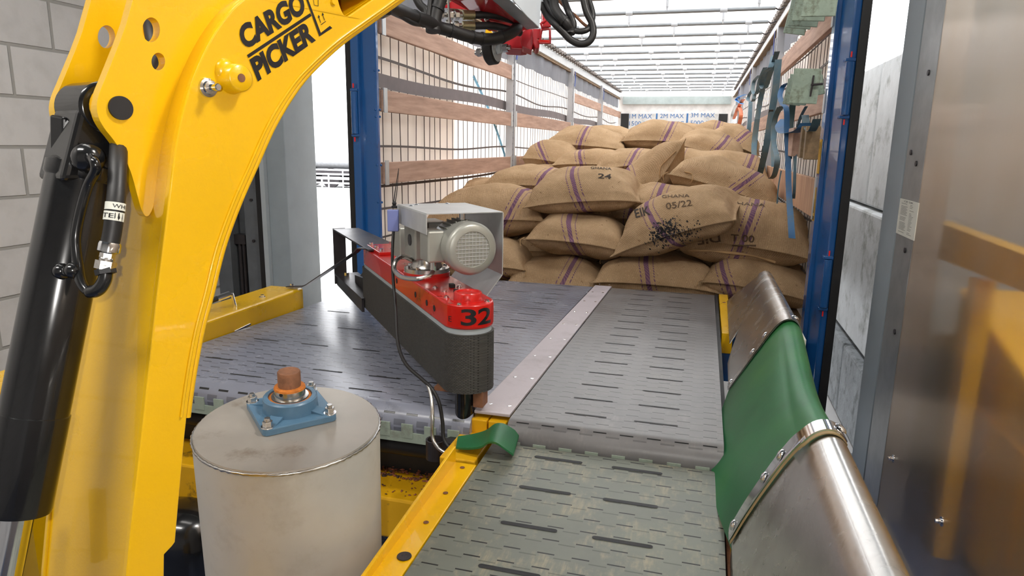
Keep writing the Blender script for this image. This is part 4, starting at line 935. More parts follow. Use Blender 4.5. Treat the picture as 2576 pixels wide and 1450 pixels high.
# ================================================================== jute sacks
def sack(px, py, Y, L, Wd, Hh, yaw, roll, pitch, off, slant, seed, label, peak=None, flat_=.8, group='jute sacks in the trailer', sagl=0):
    ctr = aY(px, py, Y); R = Matrix.Rotation(math.radians(yaw), 3, 'Z') @ Matrix.Rotation(math.radians(pitch), 3, 'X') @ Matrix.Rotation(math.radians(roll), 3, 'Y')
    nu, nv = 44, 30; vs = []; uv = []; sd = V((seed * 7.3, seed * 3.1, seed * 1.7))
    def shape(s, t, up):
        sl = max(-1, min(1, s / .955)); tl = max(-1, min(1, t / .97))
        hh = ((1 - abs(sl) ** 3.4) ** .5) * ((1 - abs(tl) ** 2.6) ** .52)
        ex = 1 - .06 * (1 - t * t) ** 1.0 ; ey = 1 - .06 * (1 - s * s)
        x = s * L / 2 * ex; y = t * Wd / 2 * ey
        z = hh * Hh / 2 * (1.08 if up > 0 else -flat_)
        # creases that run into the corners
        cr = abs(sl) ** 2 * .5 + .12
        z += math.sin(t * 19 + seed * 2 + 2 * s) * .006 * cr * hh ** .3 * up
        q = V((x, y, z)) * 4.2 + sd; d = noise.noise(q) * .030 + noise.noise(q * 2.4) * .010
        nrm = V((x * .5, y * .6, z * 3)).normalized(); p = V((x, y, z)) + nrm * d * min(1, hh * 2.5)
        p.z -= .022 * abs(s) ** 3 * (1 if sagl == 0 else sagl)
        if peak: p += V(peak) * max(0, (s - t) * .5) ** 1.3 * max(0, s + .3) ** 1.0
        if abs(hh) < 1e-6: p.z += .003 * up
        return p
    for up in (1, -1):
        for i in range(nu + 1):
            for j in range(nv + 1):
                s = -1 + 2 * i / nu; t = -1 + 2 * j / nv; s = math.sin(s * PI / 2) * .55 + s * .45; t = math.sin(t * PI / 2) * .6 + t * .4
                p = shape(s, t, up); vs.append(p); uv.append((p.x - off * L / 2 - slant * p.z, p.y if up > 0 else p.y + .01))
    w = nv + 1; N = (nu + 1) * w; fs = []
    for i in range(nu):
        for j in range(nv):
            q = (i * w + j, (i + 1) * w + j, (i + 1) * w + j + 1, i * w + j + 1); fs.append(q); fs.append(tuple(N + k for k in q[::-1]))
    edge = [(i * w, (i + 1) * w) for i in range(nu)] + [((i + 1) * w + nv, i * w + nv) for i in range(nu)] + [(j + 1, j) for j in range(nv)] + [(nu * w + j, nu * w + j + 1) for j in range(nv)]
    fs += [(y, x, N + x, N + y) for x, y in edge]
    me = bpy.data.meshes.new('jute_sack'); me.from_pydata([tuple(R @ v) for v in vs], [], fs); me.materials.append(JUTE)
    ul = me.uv_layers.new(name='u'); li = [0] * len(me.loops); me.loops.foreach_get('vertex_index', li)
    for k, i in enumerate(li): ul.data[k].uv = uv[i]
    me.shade_smooth(); ob = bpy.data.objects.new('jute_sack', me); C.objects.link(ob); ob.location = ctr
    tag(ob, label, 'sack', group); ob['_R'] = 0; del ob['_R']
    def corner(s, t): return ctr + R @ shape(s, t, 1)
    # sewn lip along one end
    rdm = random.Random(seed)
    for k, (s, t) in enumerate(((-1, -1), (1, -1))):
        if rdm.random() < .65:
            c_ = corner(s, t); d = (c_ - corner(s * .8, t * .8)).normalized(); m = MB()
            m.tube([c_ - d * .02, c_ + d * .012 + V((0, -.004, .004)), c_ + d * .02 + V((rdm.uniform(-.01, .01), -.004, -.014)), c_ + d * .014 + V((rdm.uniform(-.01, .01), -.004, -.035))], .0028, 6, 4); m.build('sewing_tail', TWN, ob)
    return ob
TWN = mk('jute_twine', srgb(180, 146, 104), .9)
S = {}
# name: px py Y L W H yaw roll pitch stripeoffset slant seed label
rows = [
 ('b1', 1412, 700, 4.70, .74, .60, .30, 4, 0, 0, .10, .45, 1, 'jute sack in the bottom row, left of the pale strip'),
 ('b2', 1655, 697, 4.66, .84, .60, .31, 0, 1, 0, -.10, -.25, 2, 'jute sack in the bottom row, straight behind the narrow conveyor'),
 ('b3', 1910, 708, 4.62, .72, .60, .30, -3, 7, 0, -.55, -.55, 3, 'jute sack in the bottom row at the right, partly behind the stainless guard'),
 ('b0', 1225, 655, 4.72, .74, .60, .34, 0, -3, 0, .40, -.5, 4, 'jute sack in the bottom row at the left, mostly hidden by the motor hood'),
 ('m1', 1462, 597, 4.72, .70, .60, .315, 0, 4, 0, -.04, -.42, 5, 'plump jute sack in the middle of the second row, between two stacked neighbours'),
 ('m3', 1868, 592, 4.72, .90, .62, .46, -6, 5, 6, .02, .18, 7, 'big jute sack at the right beside the blue post, coarse seam along its lower edge'),
 ('m2', 1706, 562, 4.56, .82, .60, .36, -8, -21, 10, -.06, -.50, 6, 'tilted jute sack in the centre with a large black ink smear'),
 ('m0', 1235, 545, 4.95, .95, .62, .42, 4, -4, 0, .38, .55, 8, 'large jute sack at the left whose top shows above the grey motor hood'),
 ('t1', 1473, 486, 4.86, .80, .60, .345, 3, -5, 8, -.02, -.35, 9, 'jute sack marked 24 lying on the middle stack'),
 ('t3', 1825, 470, 5.30, .82, .60, .34, -4, 16, 0, .15, .70, 10, 'jute sack sloping down to the right below the hanging straps'),
 ('t0', 1350, 462, 5.40, .80, .60, .26, 0, 0, 0, .18, .5, 11, 'jute sack half hidden behind the sack marked 24, on its left'),
 ('t00', 1245, 480, 5.75, .66, .60, .22, 0, -4, 0, .0, .5, 12, 'low jute sack next to the left curtain, behind the others'),
 ('m9', 1690, 510, 5.05, .66, .60, .22, 0, 5, 0, -.3, .2, 28, 'jute sack with black stencil marks peeping out above the smeared sack'),
]
for r in rows: S[r[0]] = sack(*r[1:])
S['pk'] = sack(1640, 450, 5.55, .62, .50, .34, 14, -38, 10, -.65, .5, 13, 'jute sack standing up with a tall pointed corner in the middle of the pile', peak=(.04, 0, .15))
far = [
 ('f1', 1397, 404, 7.0, .58, .60, .38, 0, 8, 0, -.15, -.75, 14, 'pale jute sack leaning against the left curtain at the back'),
 ('f2', 1482, 362, 7.2, .86, .60, .31, 0, 3, 4, -.12, .22, 15, 'pale jute sack on top at the left, overlapping the one against the curtain'),
 ('f3', 1600, 378, 7.5, .50, .60, .25, 0, 0, 0, .35, -.2, 16, 'small pale jute sack wedged between the two high sacks'),
 ('f4', 1667, 348, 7.3, .80, .60, .32, 2, 2, 6, .05, .42, 17, 'highest pale jute sack in the middle, in front of the load limit board'),
 ('f5', 1790, 378, 7.0, .68, .60, .31, -2, 17, 6, .05, .50, 18, 'pale jute sack tilted down to the right at the upper right'),
 ('f6', 1848, 366, 7.5, .54, .60, .34, -6, 18, 0, .0, .50, 19, 'pale jute sack half hidden at the far right below the straps'),
 ('f7', 1815, 333, 9.2, .70, .60, .22, 0, 5, 0, -.20, .2, 20, 'far pale jute sack under the 5000 KG lettering'),
 ('f8', 1530, 342, 9.0, .80, .60, .25, 0, 2, 0, -.7, .2, 21, 'far pale jute sack beside the left black corner block'),
 ('f9', 1715, 332, 9.6, .75, .60, .22, 0, 6, 0, .9, .2, 22, 'far pale jute sack peeping out behind the highest one'),
 ('g1', 1500, 412, 6.7, .80, .60, .26, 0, 0, 0, -.25, -.3, 23, 'shaded jute sack underneath the left pair of high sacks'),
 ('g2', 1745, 414, 6.6, .74, .60, .25, 0, 3, 0, -.4, .2, 24, 'shaded jute sack underneath the tilted one at the upper right'),
 ('g3', 1845, 425, 6.5, .62, .60, .28, 0, 12, 0, .3, .2, 25, 'lower pale jute sack at the right beneath the blue straps'),
 ('g4', 1590, 415, 6.3, .64, .60, .27, 0, -8, 0, .0, .55, 26, 'pale jute sack peeping out left of the pointed sack'),
 ('g6', 1600, 357, 9.4, .80, .60, .26, 0, 0, 0, .0, .1, 27, 'far pale jute sack between the two highest ones'),
]
for r in far: S[r[0]] = sack(*r[1:], group='pale jute sacks high at the back')
# buried sacks that carry the visible ones
def buried(x, y, z, seed, lab, L=.82):
    p = V((x, y, z)); d = p - CAM; c = V((d.dot(right), d.dot(down), d.dot(fwd)))
    return sack(CX + F * c.x / c.z, CY + F * c.y / c.z, y, L, .60, .26, 0, 0, 0, .1, .1, seed, lab, group='buried sacks carrying the pile')
k = 40
for y, zs in ((5.35, (.79, 1.03)), (6.0, (.79, 1.03)), (6.7, (.79, 1.03, 1.24)), (7.35, (.79, 1.03, 1.27)), (9.2, (.79, 1.05, 1.31, 1.52))):
    for z in zs:
        for x in (-1.40, -.62, .12):
            if (y, z) in ((5.35, 1.03), ) and x > 0: continue
            buried(x + .03 * (k % 3), y, z, k, 'jute sack buried inside the stack under the visible sacks'); k += 1
for x in (-1.0, -.25): buried(x, 5.05, .80, k, 'jute sack buried inside the stack under the visible sacks'); k += 1
# stencil marks
INKF = mk('faded_stencil_ink', srgb(60, 50, 42), .9, 0, .3, 60); INKG = mk('pale_stencil_ink', srgb(92, 72, 52), .9, 0, .3, 60)
def stencil(k, s, px, py, w, h, ang, m=INKF, bold=.01): return decal(S[k], s, px, py, w, h, math.radians(ang), 'stencil_print', m, S[k], bold)
stencil('t1', '24', 1521, 444, 34, 12, 4, INKF, .02); stencil('t1', 'GHANA', 1512, 424, 52, 6, 3)
stencil('m2', 'EIK', 1616, 534, 38, 22, -14, INKF, .02); stencil('m2', '05/22', 1708, 515, 66, 16, -8, INKG)
stencil('m2', 'GHANA', 1700, 494, 70, 8, -2, INKG)
stencil('m9', 'GHANA', 1720, 490, 60, 7, 2, INKG)
stencil('m3', 'DIF', 1783, 602, 58, 22, 172, INKG, .02); stencil('m3', 'T 00', 1868, 600, 60, 18, 4, INKG, .02); stencil('m3', '______', 1872, 618, 60, 4, 0, INKG, .03)
stencil('m3', 'GHANA', 1880, 514, 90, 8, 4, INKG)
# ink smear as many small blots
def blots(k, px, py, w, h, n, seed, ang):
    r = random.Random(seed); vs = []; fs = []
    for i in range(n):
        x = r.gauss(.5, .19); y = r.gauss(.5, .19); q = r.uniform(.006, .022)
        a0 = len(vs); vs += [(x + q * math.cos(a) * r.uniform(.6, 1.2), y + q * 2.2 * math.sin(a) * r.uniform(.6, 1.2)) for a in [PI * j / 3 for j in range(6)]]; fs.append(tuple(range(a0, a0 + 6)))
    return decal(S[k], (vs, fs), px, py, w, h, math.radians(ang), 'ink_smear', INK, S[k], sub=0, lift=.003)
blots('m2', 1672, 585, 120, 74, 330, 3, -38); blots('m2', 1722, 590, 100, 60, 110, 4, -30); 
# coarse seam along the low edge of the big right sack
def on_sack(k, px, py, lift=.004):
    ob = S[k]; wl = worldloc(ob); bvh = BVHTree.FromPolygons([v.co + wl for v in ob.data.vertices], [tuple(p.vertices) for p in ob.data.polygons])
    h, n, _, _ = bvh.ray_cast(CAM, ray(px, py)); return None if h is None else h - ray(px, py).normalized() * lift
seam = [on_sack('m3', x, y) for x, y in ((1712, 628), (1750, 630), (1790, 632), (1830, 636), (1870, 640), (1910, 648), (1950, 660), (1985, 676), (2000, 690))]
seam = [p for p in seam if p]
if len(seam) > 3:
    m = MB(); m.tube(seam, .007, 8, 6, rs=lambda t: 1 + .35 * math.sin(t * 240)); m.build('sewn_seam', TWN, S['m3'])
def seamline(k, pts, r=.004):
    P = [on_sack(k, x, y) for x, y in pts]; P = [p for p in P if p]
    if len(P) > 2: MB().tube(P, r, 6, 5, rs=lambda t: 1 + .3 * math.sin(t * 200)).build('sewn_seam', TWN, S[k])
seamline('t3', ((1722, 432), (1740, 438), (1742, 452), (1735, 466))); seamline('pk', ((1700, 380), (1680, 400), (1662, 420), (1660, 445), (1670, 465)))
seamline('b2', ((1788, 655), (1792, 680), (1798, 705)))
# ================================================================== yellow boom
Rh = V((Xc.x, Yc.x, 0)).normalized(); Fh = V((Xc.z, Yc.z, 0)).normalized(); al = math.radians(55)
bn = Rh * math.sin(al) - Fh * math.cos(al); be = Rh * math.cos(al) + Fh * math.sin(al); bz = V((0, 0, 1))
P0 = aD(400, 900, .95)
def bp2(px, py, off=0): p = aP(px, py, P0 - bn * off, bn); return p
def to2(p, o): d = p - o; return (d.dot(be), d.dot(bz))
def loop(pts, off=0): o = P0 - bn * off; return [to2(bp2(x, y, off), o) for x, y in pts]
def crv(pts, k=5): return [(p.x, p.y) for p in smooth([V((x, y, 0)) for x, y in pts], k)]
BW = .26
bo = thing('lift_boom', tuple(P0 - bn * BW / 2 - V((0, 0, .7))), 'big curved yellow lifting boom with black lettering, rising from the lower left', 'boom')
left_ = [(292, 1800), (304, 1600)] + crv([(316, 1475), (330, 1330), (345, 1200), (362, 1050), (378, 900), (398, 720), (420, 540), (437, 400), (455, 300), (485, 200), (525, 110), (570, 40), (610, 0), (690, -55), (790, -95), (1075, -160)])
right_ = crv([(1085, -60), (1010, -2), (930, 55), (860, 106), (800, 160), (750, 215), (690, 310), (640, 420), (600, 510), (560, 620), (530, 740), (500, 860), (470, 1050), (441, 1365)], 5) + [(436, 1372), (414, 1395), (413, 1475), (418, 1600), (424, 1800)]
outer = left_ + right_
hole1 = crv([(846, -30), (850, 0), (858, 25), (868, 40), (880, 36), (910, 15), (950, -12), (985, -40)], 3)
pl = flat([loop(outer), loop(hole1)], P0 - bn * .006, be, bz, bn, .012, 'side_plate', YEL, bo, .003)
flat([loop(outer)], P0 - bn * (BW - .006), be, bz, bn, .012, 'side_plate', YEL, bo, .003)
def shrink(L, d):
    out = []; n = len(L)
    for i in range(n):
        a = V(L[i - 1]); b = V(L[i]); c = V(L[(i + 1) % n]); t = (c - a).normalized(); out.append((b.x + t.y * d * SG, b.y - t.x * d * SG))
    return out
lo_ = loop(outer); area = sum(lo_[i - 1][0] * lo_[i][1] - lo_[i][0] * lo_[i - 1][1] for i in range(len(lo_))); SG = -1 if area > 0 else 1
core = flat([shrink(lo_, .004), loop(hole1)], P0 - bn * (BW / 2), be, bz, bn, BW - .0242, 'box_web', YEL, bo)
c_ = bp2(905, 0, .12); MB().box((-.06, -.04, -.03), (.06, .04, .03), Matrix.Rotation(math.atan2(be.y, be.x), 3, 'Z'), c_).build('inner_mechanism', BLK, bo, bevel=.02)
# weld beads along both edges and the curved inner flange
m = MB(); m.tube([bp2(x, y, .0135) for x, y in left_[:-6]], .0035, 8, 0, rs=lambda t: 1 + .15 * math.sin(t * 300)); m.tube([bp2(x, y, .013) for x, y in right_[4:-10]], .0055, 8, 0); m.build('weld_bead', YEL, bo, 60)
m = MB(); m.tube([bp2(x - 14, y, -.001) for x, y in right_[4:-10]], .0022, 8, 0); m.build('edge_fold', YEL, bo, 60)
# ears for the cylinder
ear = [(345, -40), (318, 60), (300, 110), (268, 190)] + crv([(262, 205), (250, 235), (244, 265), (248, 295), (262, 322), (280, 345)], 3) + crv([(300, 372), (328, 430), (345, 490), (356, 528), (368, 545), (380, 535), (390, 500), (400, 410), (428, 300), (462, 200), (512, 105), (575, 15), (620, -40)], 4)
EO = .045; ES = .125
hb1 = [(380 + 22 * math.cos(a), 75 + 31 * math.sin(a)) for a in [2 * PI * i / 28 for i in range(28)]]; hb2 = [(398 + 17 * math.cos(a), 155 + 22 * math.sin(a)) for a in [2 * PI * i / 24 for i in range(24)]]
eo_ = P0 - bn * EO
def loopE(pts): return [to2(aP(x, y, eo_, bn), eo_) for x, y in pts]
LE = [loopE(ear), loopE(hb1), loopE(hb2)]
flat(LE, eo_ - bn * .009, be, bz, bn, .018, 'ear_plate', YEL, bo, .0025); flat(LE, eo_ - bn * (.009 + ES), be, bz, bn, .018, 'ear_plate', YEL, bo, .0025)
pe = aP(302, 272, eo_, bn); pn = MB(); pn.cyl(pe + bn * .004, pe - bn * (ES + .022), .0155, 28); pn.build('pivot_pin', BLKM, bo, 40)
MB().lathe(pe - bn * .018, -bn, [(.030, 0), (.028, .006), (.024, .010)], 28).build('ear_boss', YEL, bo, 50); MB().lathe(pe - bn * ES, bn, [(.030, 0), (.028, .006), (.024, .010)], 28).build('ear_boss', YEL, bo, 50)
# bosses and stud on the side plate
q = bp2(582, 198); m = MB(); m.lathe(q, bn, [(.022, 0), (.020, .010), (.019, .022), (.017, .024)], 32); b1 = m.build('threaded_boss', YEL, bo, 50); MB().cyl(q + bn * .0245, q + bn * .025, .006, 16).build('bore', RUST, b1)
q2 = bp2(568, 178); MB().lathe(q2, bn, [(.017, 0), (.015, .006), (.008, .009)], 28).build('weld_boss', YEL, bo, 50)
q = bp2(522, 221); m = MB(); m.lathe(q, bn, [(.014, 0), (.013, .003), (.0095, .004), (.0095, .010), (.005, .011), (.005, .026), (.004, .027)], 20); m.build('stud_bolt', CHR, bo, 40)
q = bp2(838, 4); MB().lathe(q, bn, [(.006, 0), (.005, .004)], 16).build('small_boss', YEL, bo, 50)
for x, y in ((160, 1395), (255, 1400)): pass
# lettering
def tp(x, y): return (590 + x / 6.043, y / 6.043)
def bquad(bl, br, up):
    a = bp2(*tp(*bl)) + bn * .0012; b = bp2(*tp(*br)) + bn * .0012; c = bp2(*tp(bl[0] + up[0], bl[1] + up[1])) + bn * .0012
    return lambda u, v: a + (b - a) * u + (c - a) * v
def lettersplit(word, bl, br, up, bold):
    text_quad(word, bquad(bl, br, up), 'lettering', INK, pl, bold)
lettersplit('CARGO', (150, 775), (1095, 185), (-128, -352), .052)
lettersplit('PICKER', (350, 1245), (1232, 618), (-135, -340), .052)
def bpoly(pts, name='lettering'):
    m = MB(); m.add([bp2(*tp(x, y)) + bn * .0012 for x, y in pts], [tuple(range(len(pts)))]); return m.build(name, INK, pl, recalc=False)
bpoly([(182, 838), (204, 884), (1165, 242), (1142, 200)]); bpoly([(1082, -20), (1110, -20), (1308, 495), (1440, 392), (1478, 425), (1283, 556), (1270, 520)][:0] or [(1078, -20), (1108, -20), (1305, 500), (1283, 556)]); bpoly([(1283, 556), (1305, 500), (1442, 393), (1480, 427)])
for (x, y) in ((1270, 225), (1330, 190)):
    bpoly([(x + 3, y + 45), (x + 12, y + 42), (x + 38, y + 120), (x + 30, y + 124)], 'arrow_mark'); bpoly([(x - 10, y + 48), (x, y), (x + 24, y + 38)], 'arrow_mark')
bpoly([(1305, 372), (1380, 318), (1385, 327), (1312, 381)], 'arrow_mark'); bpoly([(1190, -10), (1196, -10), (1208, 80), (1202, 82)], 'arrow_mark'); bpoly([(1202, 74), (1265, 90), (1266, 98), (1202, 82)], 'arrow_mark'); bpoly([(1262, -10), (1269, -10), (1270, 96), (1263, 96)], 'arrow_mark')
# lower pivot boss and foot
q = bp2(120, 1480, BW * .3); m = MB(); qq = bp2(285, 1500, -.004)
MB().box((P0.x - .30, P0.y - .12, 0), (P0.x + .06, P0.y + .25, P0.z - .85)).build('pedestal', YEL, bo, bevel=.01)
# ================================================================== hydraulic cylinder
ho = EO + .009 + ES / 2
def hp(px, py, extra=0): return aP(px, py, P0 - bn * (ho + extra), bn)
top = pe - bn * (ES / 2 + .009); bot = hp(38, 1285); ax_ = (bot - top).normalized(); Lh = (bot - top).length
hc = thing('hydraulic_cylinder', tuple(bot), 'glossy black hydraulic cylinder hanging from the ears of the yellow boom', 'hydraulic cylinder')
MB().lathe(top + ax_ * .085, ax_, [(.030, 0), (.040, .008), (.042, .014), (.042, Lh - .22), (.0435, Lh - .219), (.0435, Lh - .09), (.0425, Lh - .085)], 48).build('barrel', BLK, hc, 40)
MB().cyl(top - bn * .040, top + bn * .040, .036, 40).build('eye', BLK, hc, 40, bevel=.004)
m = MB(); m.prism([top - be * .0355 + ax_ * .0, top + be * .0355, top + be * .040 + ax_ * .10, top - be * .040 + ax_ * .10], bn * .078); mm = [v - bn * .039 for v in m.v]; m.v = mm; m.build('eye_lug', BLK, hc, bevel=.008, seg=3)
MB().lathe(top + ax_ * .075, ax_, [(.036, 0), (.0445, .006), (.0445, .022), (.042, .026)], 40).build('collar', BLK, hc, 50)
m = MB(); pb = top + ax_ * .10 - be * .040 - bn * .0; m.box((-.012, -.010, -.028), (.012, .010, .028), Matrix.Rotation(.15, 3, 'Y'), aD(158, 345, (top - CAM).dot(fwd) - .02)); m.build('bleed_block', BLK, hc, bevel=.003)
dc = (top - CAM).dot(fwd)
def cp(px, py, dd): return aD(px, py, dd)
MB().lathe(cp(222, 398, dc - .048), (cp(222, 398, dc - .10) - cp(222, 398, dc - .048)).normalized(), [(.020, 0), (.018, .010), (.008, .018)], 24).build('port_boss', BLK, hc, 60)
m = MB(); m.tube([cp(226, 396, dc - .062), cp(238, 408, dc - .075), cp(240, 430, dc - .072), cp(222, 465, dc - .062), cp(205, 520, dc - .058), cp(192, 580, dc - .056), cp(190, 615, dc - .056), cp(196, 665, dc - .056), cp(204, 710, dc - .062), cp(222, 733, dc - .066), cp(246, 730, dc - .07), cp(262, 708, dc - .07), cp(266, 688, dc - .07)], .0062, 12, 6, rs=lambda t: 1 + .35 * (t > .75)); m.build('steel_pipe', BLK, hc, 60)
MB().cyl(cp(267, 690, dc - .07), cp(264, 676, dc - .07), .0125, 6).build('pipe_nut', BLKM, hc)
m = MB(); m.tube([cp(154, 682, dc - .045), cp(172, 684, dc - .055), cp(190, 684, dc - .060)], .007, 10, 3); m.lathe(cp(156, 683, dc - .048), -fwd, [(.011, 0), (.009, .008), (.003, .012)], 12); m.lathe(cp(186, 681, dc - .058), -fwd, [(.011, 0), (.009, .008), (.003, .012)], 12); m.build('pipe_clamp', BLK, hc, 60)
MB().cyl(bot - ax_ * .03, hp(2, 1475), .022, 32).build('piston_rod', CHR, hc, 40)
# hose with white bands
hz = thing('hydraulic_hose', tuple(cp(275, 640, dc - .07)), 'thick black hydraulic hose with white printed bands and bright fittings', 'hose')
hpts = [cp(300, 330, dc + .01), cp(297, 400, dc - .04), cp(294, 470, dc - .06), cp(289, 530, dc - .07), cp(283, 580, dc - .07), cp(277, 612, dc - .07)]
MB().tube(hpts, .0112, 14, 6).build('hose', RUB, hz, 60)
for (x, y), (x2, y2), s, u0, u1 in (((291, 511), (289, 530), 'WHI', .40, .95), ((288, 534), (285, 556), 'TE', .02, .5)):
    a = cp(x, y, dc - .070); b = cp(x2, y2, dc - .0705); bd = MB().cyl(a, b, .0119, 24).build('white_band', LBL, hz, 40)
    d = (b - a).normalized(); f_ = (CAM - a); f_ = (f_ - d * f_.dot(d)).normalized(); rr = d.cross(f_) * 1; rr = rr if rr.dot(right) > 0 else -rr
    def fn(u, v, a=a, b=b, f_=f_, rr=rr, u0=u0, u1=u1):
        t = -1 + 2 * (u0 + (u1 - u0) * u); th = t * 1.35; return b.lerp(a, .25 + .5 * v) + (rr * math.sin(th) + f_ * math.cos(th)) * .0122
    text_quad(s, fn, 'print', INK, bd, .01, True)
a = cp(277, 610, dc - .07); b = cp(273, 632, dc - .07); MB().lathe(a, (b - a).normalized(), [(.0125, 0), (.0135, .003), (.0135, .012), (.010, .0145)], 28).build('crimp_sleeve', CHR, hz, 40)
a2 = cp(272, 634, dc - .07); b2 = cp(264, 676, dc - .07); d = (b2 - a2).normalized(); m = MB(); m.cyl(a2 - d * .004, a2 + d * .008, .009, 6); m.lathe(a2 + d * .006, d, [(.007, 0), (.009, .003), (.0085, .008), (.0115, .012)], 20); m.cyl(a2 + d * .012, b2 + d * .001, .0125, 6); m.build('hose_fitting', STL, hz, 30)
MB().tube([cp(378, -30, dc + .03), cp(384, 75, dc + .03), cp(398, 155, dc + .02), cp(370, 250, dc + .02), cp(325, 310, dc + .02)], .012, 14, 6).build('hose', RUB, hz, 60)
# yellow bar and black hose behind the piston rod
br_ = thing('support_rail', tuple(hp(35, 1400, .05)), 'narrow yellow rail beside the chrome piston rod in the lower left corner', 'rail')
m = MB(); a = hp(48, 1270, .10); b = hp(5, 1480, .10); m.tube([a, b], .007, 4, 0); m.build('rail', YEL, br_); MB().tube([a + Rh * .012 + Fh * .01, b + Rh * .012 + Fh * .01], .008, 10, 0).build('hose', RUB, br_)
yp = thing('rear_bracket', tuple(aX(5, 960, -2.2)), 'yellow bracket edge at the far left behind the hydraulic cylinder', 'bracket')
m = MB(); m.box((-2.13, 1.05, .70), (-1.937, 1.28, .95)); m.build('plate', YEL, yp, bevel=.01)
# black bag on the floor
c_ = aZ(468, 1290, .30); c_.z = 0
bg_ = thing('black_canister', tuple(c_), 'shiny black plastic canister on the floor behind the steel drum', 'canister')
m = MB(); m.lathe(c_, (0, 0, 1), [(.13, 0), (.14, .02), (.14, .22), (.125, .29), (.08, .325), (.03, .335)], 36); m.build('body', BLK, bg_, 60); 
# ================================================================== red picking head
rh = thing('picker_head', tuple(aD(1250, 130, 1.9)), 'red picking head with grey profile, hydraulic fittings and small roller at the top', 'gripper head')
def cx2(x, y): return (1000 + x / 5.152, y / 5.152)
def fp(x, y, d): return aD(*cx2(x, y), d)
def fprism(pts, d, th, name, mat, par=rh, bevel=.003, d2=None):
    m = MB(); P = [fp(x, y, d) for x, y in pts]; m.prism(P, fwd * th); return m.build(name, mat, par, bevel=bevel)
def q4(pts, name, mat, th=.004, par=rh):       # pts: (x,y,depth)
    P = [fp(*p) for p in pts]; n = (P[1] - P[0]).cross(P[2] - P[0]).normalized(); n = n if n.dot(fwd) > 0 else -n; return MB().prism(P, n * th).build(name, mat, par, bevel=.001)
q4([(1445, -60, 1.78), (1870, -60, 2.02), (1836, 352, 2.02), (1690, 220, 1.93)], 'profile_face', mk('sky_lit_profile_paint', srgb(222, 230, 238), .4, 0, .03), .003)  # sky reflection on this face is put into its pale colour
q4([(1180, -60, 1.80), (1400, -60, 1.78), (1836, 352, 2.02), (1680, 372, 2.06)], 'profile_underside', GAL, .003)
q4([(560, -60, 2.0), (1200, -60, 1.86), (1690, 372, 2.09), (1500, 300, 2.08), (1330, 290, 2.07), (1120, 290, 2.06), (1070, 225, 2.05), (760, -10, 2.02)], 'red_plate', REDD, .004)
q4([(1110, 270, 2.05), (1400, 285, 2.06), (1640, 292, 2.06), (1700, 372, 2.09), (1190, 388, 2.08), (1130, 350, 2.07)], 'red_lip', RED, .004)
q4([(575, 100, 2.10), (770, -30, 2.10), (960, 130, 2.12)], 'red_gusset', REDD, .004)
fprism([(1360, 555), (1590, 375), (1665, 375), (1700, 540), (1680, 630), (1600, 640), (1415, 628)], 2.16, .06, 'red_housing', REDD)
fprism([(1665, 375), (1760, 375), (1765, 560), (1740, 650), (1620, 605), (1580, 430)], 2.13, .05, 'red_housing_front', REDD)
fprism([(1745, 370), (1862, 372), (1866, 480), (1815, 505), (1842, 560), (1838, 620), (1790, 635), (1755, 560)], 2.12, .05, 'red_cheek', REDD)
fprism([(1865, 20), (1960, 30), (1985, 150), (1975, 330), (1870, 350)], 2.20, .03, 'red_back_plate', REDD)
for pts in ([(1860, 300), (1890, 290), (1945, 240), (1980, 255), (1975, 340), (1870, 350)], [(1866, 385), (1975, 380), (1978, 560), (1840, 560)]):
    m = MB(); m.tube([fp(x, y, 2.12) for x, y in pts + pts[:1]], .0045, 8, 0); m.build('red_handle', REDD, rh, 60)
fprism([(1820, 508), (1975, 515), (1975, 560), (1830, 556)], 2.115, .012, 'red_lug', RED)
m = MB(); a = fp(1155, 250, 2.03); m.lathe(a, -fwd, [(.008, 0), (.007, .004), (.004, .006)], 14); a = fp(1170, 300, 2.03); m.lathe(a, -fwd, [(.009, 0), (.008, .004), (.004, .008)], 14); m.build('bolt', CHR, rh, 50)
fprism([(1140, 378), (1215, 378), (1250, 450), (1130, 450)], 2.2, .03, 'yellow_block', YEL)
# roller
wa = (right * .92 - fwd * .38 + down * -.02).normalized(); wc = fp(1215, 655, 2.12)
MB().lathe(wc - wa * .016, wa, [(.038, 0), (.043, .004), (.043, .030), (.038, .034)], 40).build('roller_tyre', RUB, rh, 40)
MB().lathe(wc + wa * .018, wa, [(.036, 0), (.035, .002), (.014, .003), (.014, .016), (.011, .018)], 36).build('roller_hub', GRY, rh, 40)
m = MB(); m.cyl(wc - wa * .055, wc + wa * .065, .007, 14); m.build('roller_axle', STL, rh, 40)
m = MB(); m.cyl(wc + wa * .040, wc + wa * .056, .0125, 6); m.cyl(wc - wa * .048, wc - wa * .034, .0125, 6); m.build('axle_nut', STL, rh)
m = MB(); m.prism([fp(1115, 570, 2.12), fp(1145, 565, 2.12), fp(1150, 670, 2.12), fp(1120, 680, 2.12)], fwd * .01); m.build('yellow_arm', YEL, rh); m = MB(); m.prism([fp(1265, 565, 2.10), fp(1345, 550, 2.10), fp(1385, 600, 2.10), fp(1370, 670, 2.10), fp(1290, 700, 2.10)], fwd * .006); m.build('fork_plate', GRY, rh, bevel=.001)
